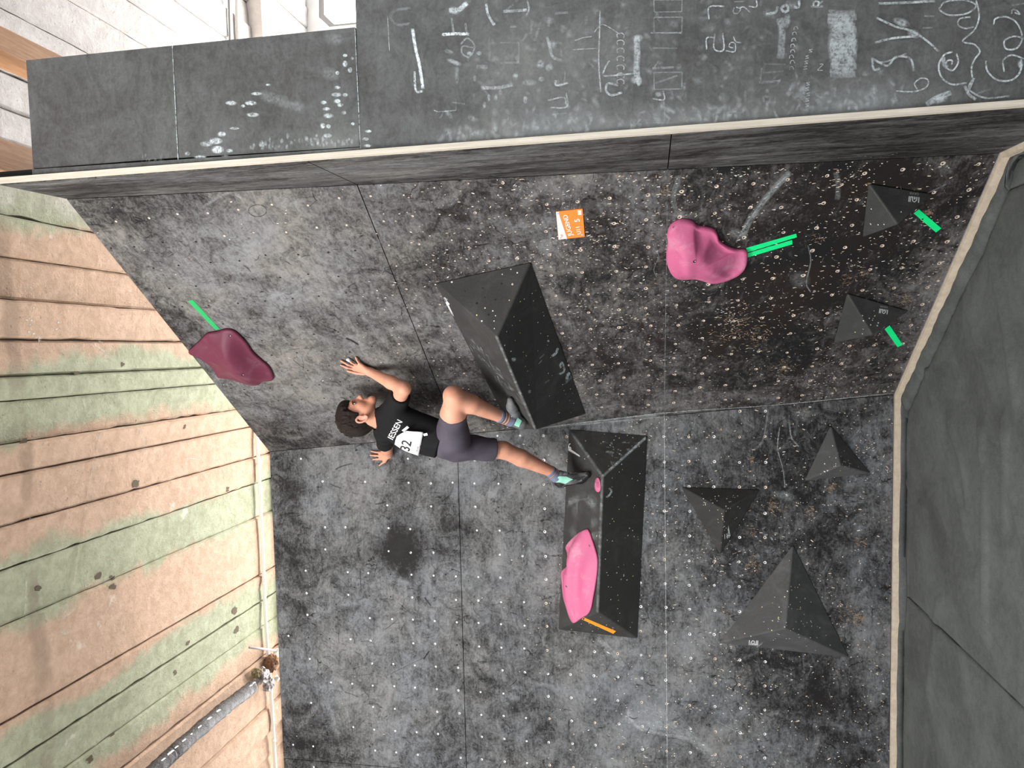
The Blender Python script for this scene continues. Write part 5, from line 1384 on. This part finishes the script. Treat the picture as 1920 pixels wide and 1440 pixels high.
t.set(b.inputs['Base Color'], t.mix(t.rng(st, .35, .7), (.007, .004, .003), (.026, .015, .010)))
b.inputs['Roughness'].default_value = .62; b.inputs['Specular IOR Level'].default_value = .25; t.set(b.inputs['Normal'], t.bump(st, .8, .006)); MAT['hair'] = hm
c = Chalk(Local(bodyhit, body)); c.stroke([(687.4, 744.6), (687.6, 746), (688.6, 748.0)], .26, .7, True, False); c.build('mouth_line', paint_mat('mouth_shadow', (.10, .022, .02)), body)
MAT['brow'] = paint_mat('eyebrow_hair', (.03, .015, .01))
c = Chalk(Local(bodyhit, body)); c.stroke([(661.0, 751.5), (660.5, 755), (662.5, 759.5)], .85, .9); c.stroke([(667.4, 752), (667.2, 754.5), (669, 757)], .4, .9); c.build('eyebrow', MAT['brow'], body)
c = Chalk(Local(bodyhit, body)); c.dab(677.8, 744.2, .9, .55, .3, .8); c.build('nostril', paint_mat('dark_skin_crease', (.20, .06, .04)), body)
# hair
hr = Field(HC-.16, HC+.16, .0036)
hr.ell(H(-.013, .024), AX, (.096, .088, .081), .02); hr.ell(H(-.045, -.012), AX, (.068, .066, .068), .02)
hr.ell(H(.035, .058), AX, (.050, .040, .062), .02)
hr.cone(H(-.052, -.045), H(-.040, -.078), .040, .030, .02)
g = random.Random(4)
for _ in range(120):                                                # locks
    th = g.uniform(0, 2*math.pi); ph = g.uniform(-.6, 1.4); d = nrm(V(math.cos(ph)*math.cos(th), math.sin(ph), math.cos(ph)*math.sin(th)))
    p = H(-.015+.092*d[0], .022+.084*d[1], .078*d[2]); tn = nrm(V(g.gauss(0, .3)+.1, -1, g.gauss(0, .3))); tn = tn-d*(tn @ d)
    L = g.uniform(.02, .045); q = p+(hf*tn[0]+hu*tn[1]+hs*tn[2])*L
    hr.cone(p, q, g.uniform(.004, .007), .002, .004)
for (f0, u0, f1, u1, s_) in ((-.075, .055, -.104, .050, .02), (-.078, .045, -.106, .034, .01), (-.083, .035, -.112, .018, .03), (-.08, .03, -.108, .006, 0), (-.06, .07, -.085, .075, .0), (.06, .06, .085, .030, .02), (.07, .05, .084, .022, .0), (.05, .055, .058, .018, .062), (.03, .05, .032, .0, .074), (.02, .02, .024, -.028, .073)):
    hr.cone(H(f0, u0, s_), H(f1, u1, s_), .010, .0025, .006)
# cut the face free
w_, p = hr.win(HC-.16, HC+.16, 0); q = (p-HC)/1.045; F_ = q @ hf; U_ = q @ hu; S_ = np.abs(q @ hs)
poly = [(.20, .036), (.082, .031), (.060, .030), (.050, .038), (.030, .002), (.026, -.024), (.010, -.024), (-.006, -.018), (-.022, -.030), (-.027, -.055), (-.027, -.072), (-.044, -.086), (-.05, -.20), (.20, -.20)]
dm = np.full(F_.shape, 9.0, np.float32); inside = np.zeros(F_.shape, bool)
for i in range(len(poly)):
    (x1, y1), (x2, y2) = poly[i-1], poly[i]; ex, ey_ = x2-x1, y2-y1; tt = np.clip(((F_-x1)*ex+(U_-y1)*ey_)/(ex*ex+ey_*ey_), 0, 1)
    dm = np.minimum(dm, np.hypot(F_-x1-ex*tt, U_-y1-ey_*tt)); cr = ((y1 > U_) != (y2 > U_)) & (F_ < ex*(U_-y1)/(ey_ if ey_ else 1e-9)+x1); inside ^= cr
dp = np.where(inside, -dm, dm)
hr.put(w_, dp.astype(np.float32), .004, 'sub')
link('hair', hr.mesh('hair', ORG, iters=1), hm, parent=person)

# T-shirt
MAT['shirt'] = simple('black_cotton', (.0065, .0065, .0078), .85, (300, .2, .002), .2, 9, .25)
sh = Field(lo, hi, .005)
up_t = nrm(j['nck']-j['pel'])
def folds(p, a=.0045, q=(0, 0, 0)):
    x = (p-j['pel']) @ rb; z = (p-j['pel']) @ up_t; y = (p-j['pel']) @ fb
    return a*(np.sin(z*34+x*26+q[0])*.5+np.sin(z*21-x*44+q[1]+y*18)*.5+.6*np.sin(x*62+z*11+q[2])*np.exp(-((z-.05)/.12)**2))
hemP = J(829, 826, 4.05); hemN = -nrm(up_t*.97+rb*.12)
capH = [(hemP, hemN)]
sh.cone(j['pel']-up_t*.05, j['wst'], .125, .111, .03, (fb, 1.28), capH, wob=folds)
sh.cone(j['wst'], j['che'], .111, .118, .03, (fb, 1.33), capH, wob=folds)
sh.cone(j['che'], j['nck']*.72+j['che']*.28, .114, .070, .03, (fb, 1.33), wob=folds)
sh.cone(j['RS'], j['LS'], .056, .056, .035)
sh.cone(j['RS'], j['nck'], .050, .050, .03); sh.cone(j['LS'], j['nck'], .050, .050, .03)
def sleeve(a, b, fr, r0, r1):
    d = nrm(b-a); e = a+(b-a)*fr
    sh.cone(a, e+d*.02, r0, r1, .02, caps=[(e, d)], wob=lambda p: folds(p, .003, (1, 2, 0)))
sleeve(j['RS'], j['RE'], .62, .058, .055); sleeve(j['LS'], j['LE'], .93, .057, .050)
d = nrm(H(-.022, -.045)-j['nck']); sh.cone(j['nck']+d*.004, j['nck']+d*.12, .056, .062, .008, op='sub')
shirt = link('tshirt', sh.mesh('tshirt', ORG), MAT['shirt'], parent=person); shirthit = surf(bvh_of(shirt))
# shorts
MAT['shorts'] = simple('slate_grey_shorts', (.072, .062, .082), .8, (200, .25, .002), .14, 7, .3)
so = Field(lo, hi, .005)
def sf(p): x = p @ rb; z = p[..., 2]; y = p @ fb; return .0055*(np.sin(x*48+z*30)*.5+np.sin(z*52-x*20+y*30)*.5)
so.cone(j['pel']+rb*.018, j['pel']+up_t*.035, .100, .108, .03, (fb, 1.3), [(j['pel']+up_t*.055, up_t)], wob=sf)
def leg(a, k_, fr, r0, r1, tilt=0):
    d = nrm(k_-a); e = a+(k_-a)*fr; so.cone(a, e+d*.03, r0, r1, .03, caps=[(e, d)], wob=sf)
leg(j['RH'], j['RK'], .56, .086, .072); leg(j['LH']+rb*.035, j['LK'], .80, .080, .062)
link('shorts', so.mesh('shorts', ORG), MAT['shorts'], parent=person)
for (a, k_, fr, r) in ((j['RH'], j['RK'], .56, .078), (j['LH'], j['LK'], .80, .066)): pass
# socks
def sock_mat(name, stripes):
    m, nt, b = newmat(name); t = NT(nt); at = t.n('ShaderNodeAttribute'); at.attribute_name = 'along'; c_ = (.17, .19, .27)
    out = c_
    for (s0, s1, cc) in stripes:
        msk = t.math('MULTIPLY', t.math('GREATER_THAN', at.outputs['Fac'], s0), t.math('LESS_THAN', at.outputs['Fac'], s1)); out = t.mix(msk, out, cc)
    if isinstance(out, tuple): b.inputs['Base Color'].default_value = (*out, 1)
    else: t.set(b.inputs['Base Color'], out)
    b.inputs['Roughness'].default_value = .9; t.set(b.inputs['Normal'], t.bump(t.noise(t.coord('Object'), 300, 2, .5), .3, .002)); return m
def sock(a, b, ext, r0, r1, mat):
    path = [a*(1-q)+b*q for q in np.linspace(0, 1, 14)]; rad = [r0+(r1-r0)*q+.0015*math.sin(q*30) for q in np.linspace(0, 1, 14)]
    vs, fs = tube(path, rad, 20); me = mesh('sock', [v-ORG for v in vs], fs, True); at = me.attributes.new('along', 'FLOAT', 'POINT')
    at.data.foreach_set('value', [min(1, (i//20)/13) for i in range(len(me.vertices))]); return link('sock', me, mat, parent=person)
O_ = (.62, .30, .17); D_ = (.05, .055, .09)
sock(j['RA']*.86+j['RK']*.14, heeR*.45+j['RA']*.55, 0, .0365, .036, sock_mat('striped_sock', [(.18, .24, D_), (.26, .36, O_), (.36, .42, D_), (.44, .56, O_), (.56, .60, D_)]))
sock(j['LA']*.90+j['LK']*.10, heeL*.5+j['LA']*.5, 0, .035, .037, sock_mat('plain_grey_blue_sock', [(.22, .26, D_), (.27, .34, O_), (.35, .39, D_)]))
# climbing shoes
MAT['shoe'] = simple('grey_shoe_suede', (.135, .135, .14), .6, (120, .3, .002), .25, 25, .3); MAT['rubber'] = simple('black_shoe_rubber', (.013, .013, .014), .45)
MAT['mint'] = simple('mint_green_panel', (.33, .72, .56), .5); MAT['teal'] = simple('teal_pull_loop', (.02, .33, .45), .5); MAT['white'] = simple('white_trim', (.75, .75, .76), .5)
def shoe(toe, bal, mid, hee, ank, soledir, sole_pl, hs_):
    f = Field(np.minimum.reduce([toe, hee, ank])-.08, np.maximum.reduce([toe, hee, ank])+.08, .0032)
    f.cone(toe, bal, .017, .030, .012); f.cone(bal, mid, .030, .030, .012); f.cone(mid, hee, .030, .033, .012)
    f.cone(hee, hee*.35+ank*.65, .033, .0335, .012); f.cone(bal*.3+mid*.7, ank*.6+mid*.4, .026, .030, .015)
    up_ = nrm(ank-hee*.5-mid*.5)
    cut = hee*.20+ank*.80
    me = f.mesh('upper', ORG, iters=1); o = link('climbing_shoe', me, MAT['shoe'], parent=person)
    # rubber sole: same body pushed down
    g_ = Field(np.minimum.reduce([toe, hee, ank])-.08, np.maximum.reduce([toe, hee, ank])+.08, .0032)
    s_ = np.array(soledir)
    g_.cone(toe+s_*.005, bal+s_*.008, .0165, .028, .012); g_.cone(bal+s_*.008, mid+s_*.006, .028, .027, .012); g_.cone(mid+s_*.006, hee+s_*.008, .027, .030, .012)
    link('rubber_sole', g_.mesh('rubber_sole', ORG, iters=1), MAT['rubber'], parent=o)
    return o, surf(bvh_of(o))
shR, shRh = shoe(toeR, balR, midR, heeR, j['RA'], -FP1.n, FP1, 0)
solL = nrm(V(*(-CR*.75-CU*.25+CF*.25)))
shL, shLh = shoe(toeL, balL, midL, heeL, j['LA'], solL, P2, 0)
def patch(name, poly, hit, mat, parent, h=.002, n=5):
    P = [np.array(p, float) for p in poly]; c = sum(P)/len(P); vs = []; fs = []; off = woff(parent); N = 0
    Q = []
    for i in range(len(P)):
        a, b_ = P[i], P[(i+1) % len(P)]
        for k in range(n): Q.append(a+(b_-a)*k/n)
    N = len(Q)
    for t_ in (1, .7, .4): 
        for q in Q: p = c+(q-c)*t_; vs.append(hit(p[0], p[1], h)-off)
    vs.append(hit(c[0], c[1], h)-off)
    for r in range(2):
        for i in range(N): k = (i+1) % N; fs.append((r*N+i, r*N+k, (r+1)*N+k, (r+1)*N+i))
    for i in range(N): fs.append((2*N+i, 2*N+(i+1) % N, 3*N))
    return link(name, mesh(name, vs, fs, True), mat, parent=parent)
zq = Zm(1010, 860, 17.45); zr = Zm(920, 730, 18.0)
patch('mint_panel', zq((455, 600), (700, 575), (900, 585), (1120, 680), (1000, 740), (870, 825), (700, 775), (470, 760)), shLh, MAT['mint'], shL)
patch('heel_cup', zq((480, 790), (650, 780), (830, 850), (700, 960), (600, 975), (500, 880)), shLh, MAT['rubber'], shL)
patch('velcro_strap', zq((850, 380), (1010, 385), (930, 530), (790, 545)), shLh, simple('grey_blue_strap', (.34, .39, .42), .5), shL, .004)
patch('white_lining', zq((1060, 400), (1110, 400), (1100, 470), (1250, 480), (1200, 500), (1040, 495)), shLh, MAT['white'], shL, .003)
patch('toe_rubber', zq((1400, 640), (1560, 470), (1700, 520), (1740, 580), (1660, 690), (1500, 740), (1400, 700)), shLh, MAT['rubber'], shL)
vs, fs = tube([J(*p, 4.40)-ORG for p in zq((270, 480), (330, 520), (480, 570))], .0055, 8); link('pull_loop', mesh('pull_loop', vs, fs, True), MAT['teal'], parent=shL)
vs, fs = tube([J(*p, 4.41)-ORG for p in zq((360, 640), (430, 800), (500, 1020))], .0016, 6); link('pull_cord', mesh('pull_cord', vs, fs, True), simple('grey_cord', (.3, .3, .32), .6), parent=shL)
patch('mint_strap', zr((900, 950), (1040, 1060), (950, 1270), (780, 1200)), shRh, MAT['mint'], shR, .003)
patch('white_lining', zr((600, 850), (720, 920), (720, 1000), (690, 940), (600, 880)), shRh, MAT['white'], shR, .002)

# lettering on the shirt back and the pinned race number
zt_ = Zm(700, 740, 10.286)
text_decal('lettering', 'IESSEN', zt_((378, 868))[0], zt_((565, 525))[0], 11, shirthit, MAT['print_white'], shirt, h=.003, sub=2, bold=.008)
MAT['bib'] = simple('white_number_paper', (.74, .72, .73), .6, var=.03, vscale=8)
bq = [(455, 790), (620, 690), (960, 725), (870, 1180), (640, 1080), (415, 955)]
def bibpt(x, y):
    # stiff paper: held at the corners, bulging a little off the shirt and overhanging it below
    X, Y_ = zt_((x, y))[0]; return X, Y_
b0 = shirthit(*bibpt(560, 760), .006); b1 = shirthit(*bibpt(930, 760), .006); b2 = shirthit(*bibpt(640, 960), .008)
PB = face_plane([b0, b1, b2]); PB.p = PB.p+PB.n*.014
org = ORG
def bibhit(x, y, h=0):
    p = PB.hit(x, y, h); q = np.array(zt_((690, 930))[0]); r = ((x-q[0])/30)**2+((y-q[1])/26)**2
    return p+PB.n*.012*max(0, 1-r)
Pp = [np.array(zt_(p)[0]) for p in ((425, 880), (455, 795), (540, 740), (640, 692), (800, 705), (962, 725), (935, 870), (905, 1020), (868, 1182), (740, 1120), (620, 1065), (515, 1010), (413, 955))]
ctr = sum(Pp)/len(Pp); vs = []; fs = []; N = 0; Q = []
for i in range(len(Pp)):
    for k in range(3): Q.append(Pp[i]+(Pp[(i+1) % len(Pp)]-Pp[i])*k/3)
N = len(Q)
for h in (.0006, -.0006):
    for t_ in (1, .8, .6, .4, .2):
        for q in Q: p = ctr+(q-ctr)*t_; vs.append(bibhit(p[0], p[1], h)-ORG)
    vs.append(bibhit(ctr[0], ctr[1], h)-ORG)
for side in (0, 1):
    o_ = side*(5*N+1)
    for r in range(4):
        for i in range(N): k = (i+1) % N; fs.append((o_+r*N+i, o_+r*N+k, o_+(r+1)*N+k, o_+(r+1)*N+i))
    for i in range(N): fs.append((o_+4*N+i, o_+4*N+(i+1) % N, o_+5*N))
for i in range(N): k = (i+1) % N; fs.append((i, k, 5*N+1+k, 5*N+1+i))
me = mesh('race_number', vs, fs, True); fix_normals(me)
bib = link('race_number', me, MAT['bib'], parent=person); bib['label'] = 'white paper race number 32 pinned to the shirt'
text_decal('lettering', '32', zt_((700, 1075))[0], zt_((750, 880))[0], 18.5, bibhit, MAT['print_black'], bib, h=.0016, sub=1, bold=.012)
text_decal('lettering', 'Arndt', zt_((850, 1090))[0], zt_((880, 985))[0], 2.6, bibhit, MAT['print_black'], bib, h=.0016, sub=0)
for quad in (((545, 690), (650, 605), (690, 635), (590, 720)), ((960, 755), (1035, 738), (1050, 785), (975, 800))):
    vs = [PB.hit(*zt_(p)[0], .003)-ORG for p in quad]+[PB.hit(*zt_(p)[0], -.001)-ORG for p in quad]
    link('corner_tape', mesh('corner_tape', vs, [(0, 1, 2, 3), (7, 6, 5, 4), (0, 4, 5, 1), (1, 5, 6, 2), (2, 6, 7, 3), (3, 7, 4, 0)]), MAT['white'], parent=person)
# white finger tape on the right ring finger
a = PC.hit(656, 676.5, .0105); b_ = PC.hit(650.8, 672.8, .0095)
vs, fs = tube([a-ORG, b_-ORG], .0098, 14); link('finger_tape', mesh('finger_tape', vs, fs, True), MAT['white'], parent=person)
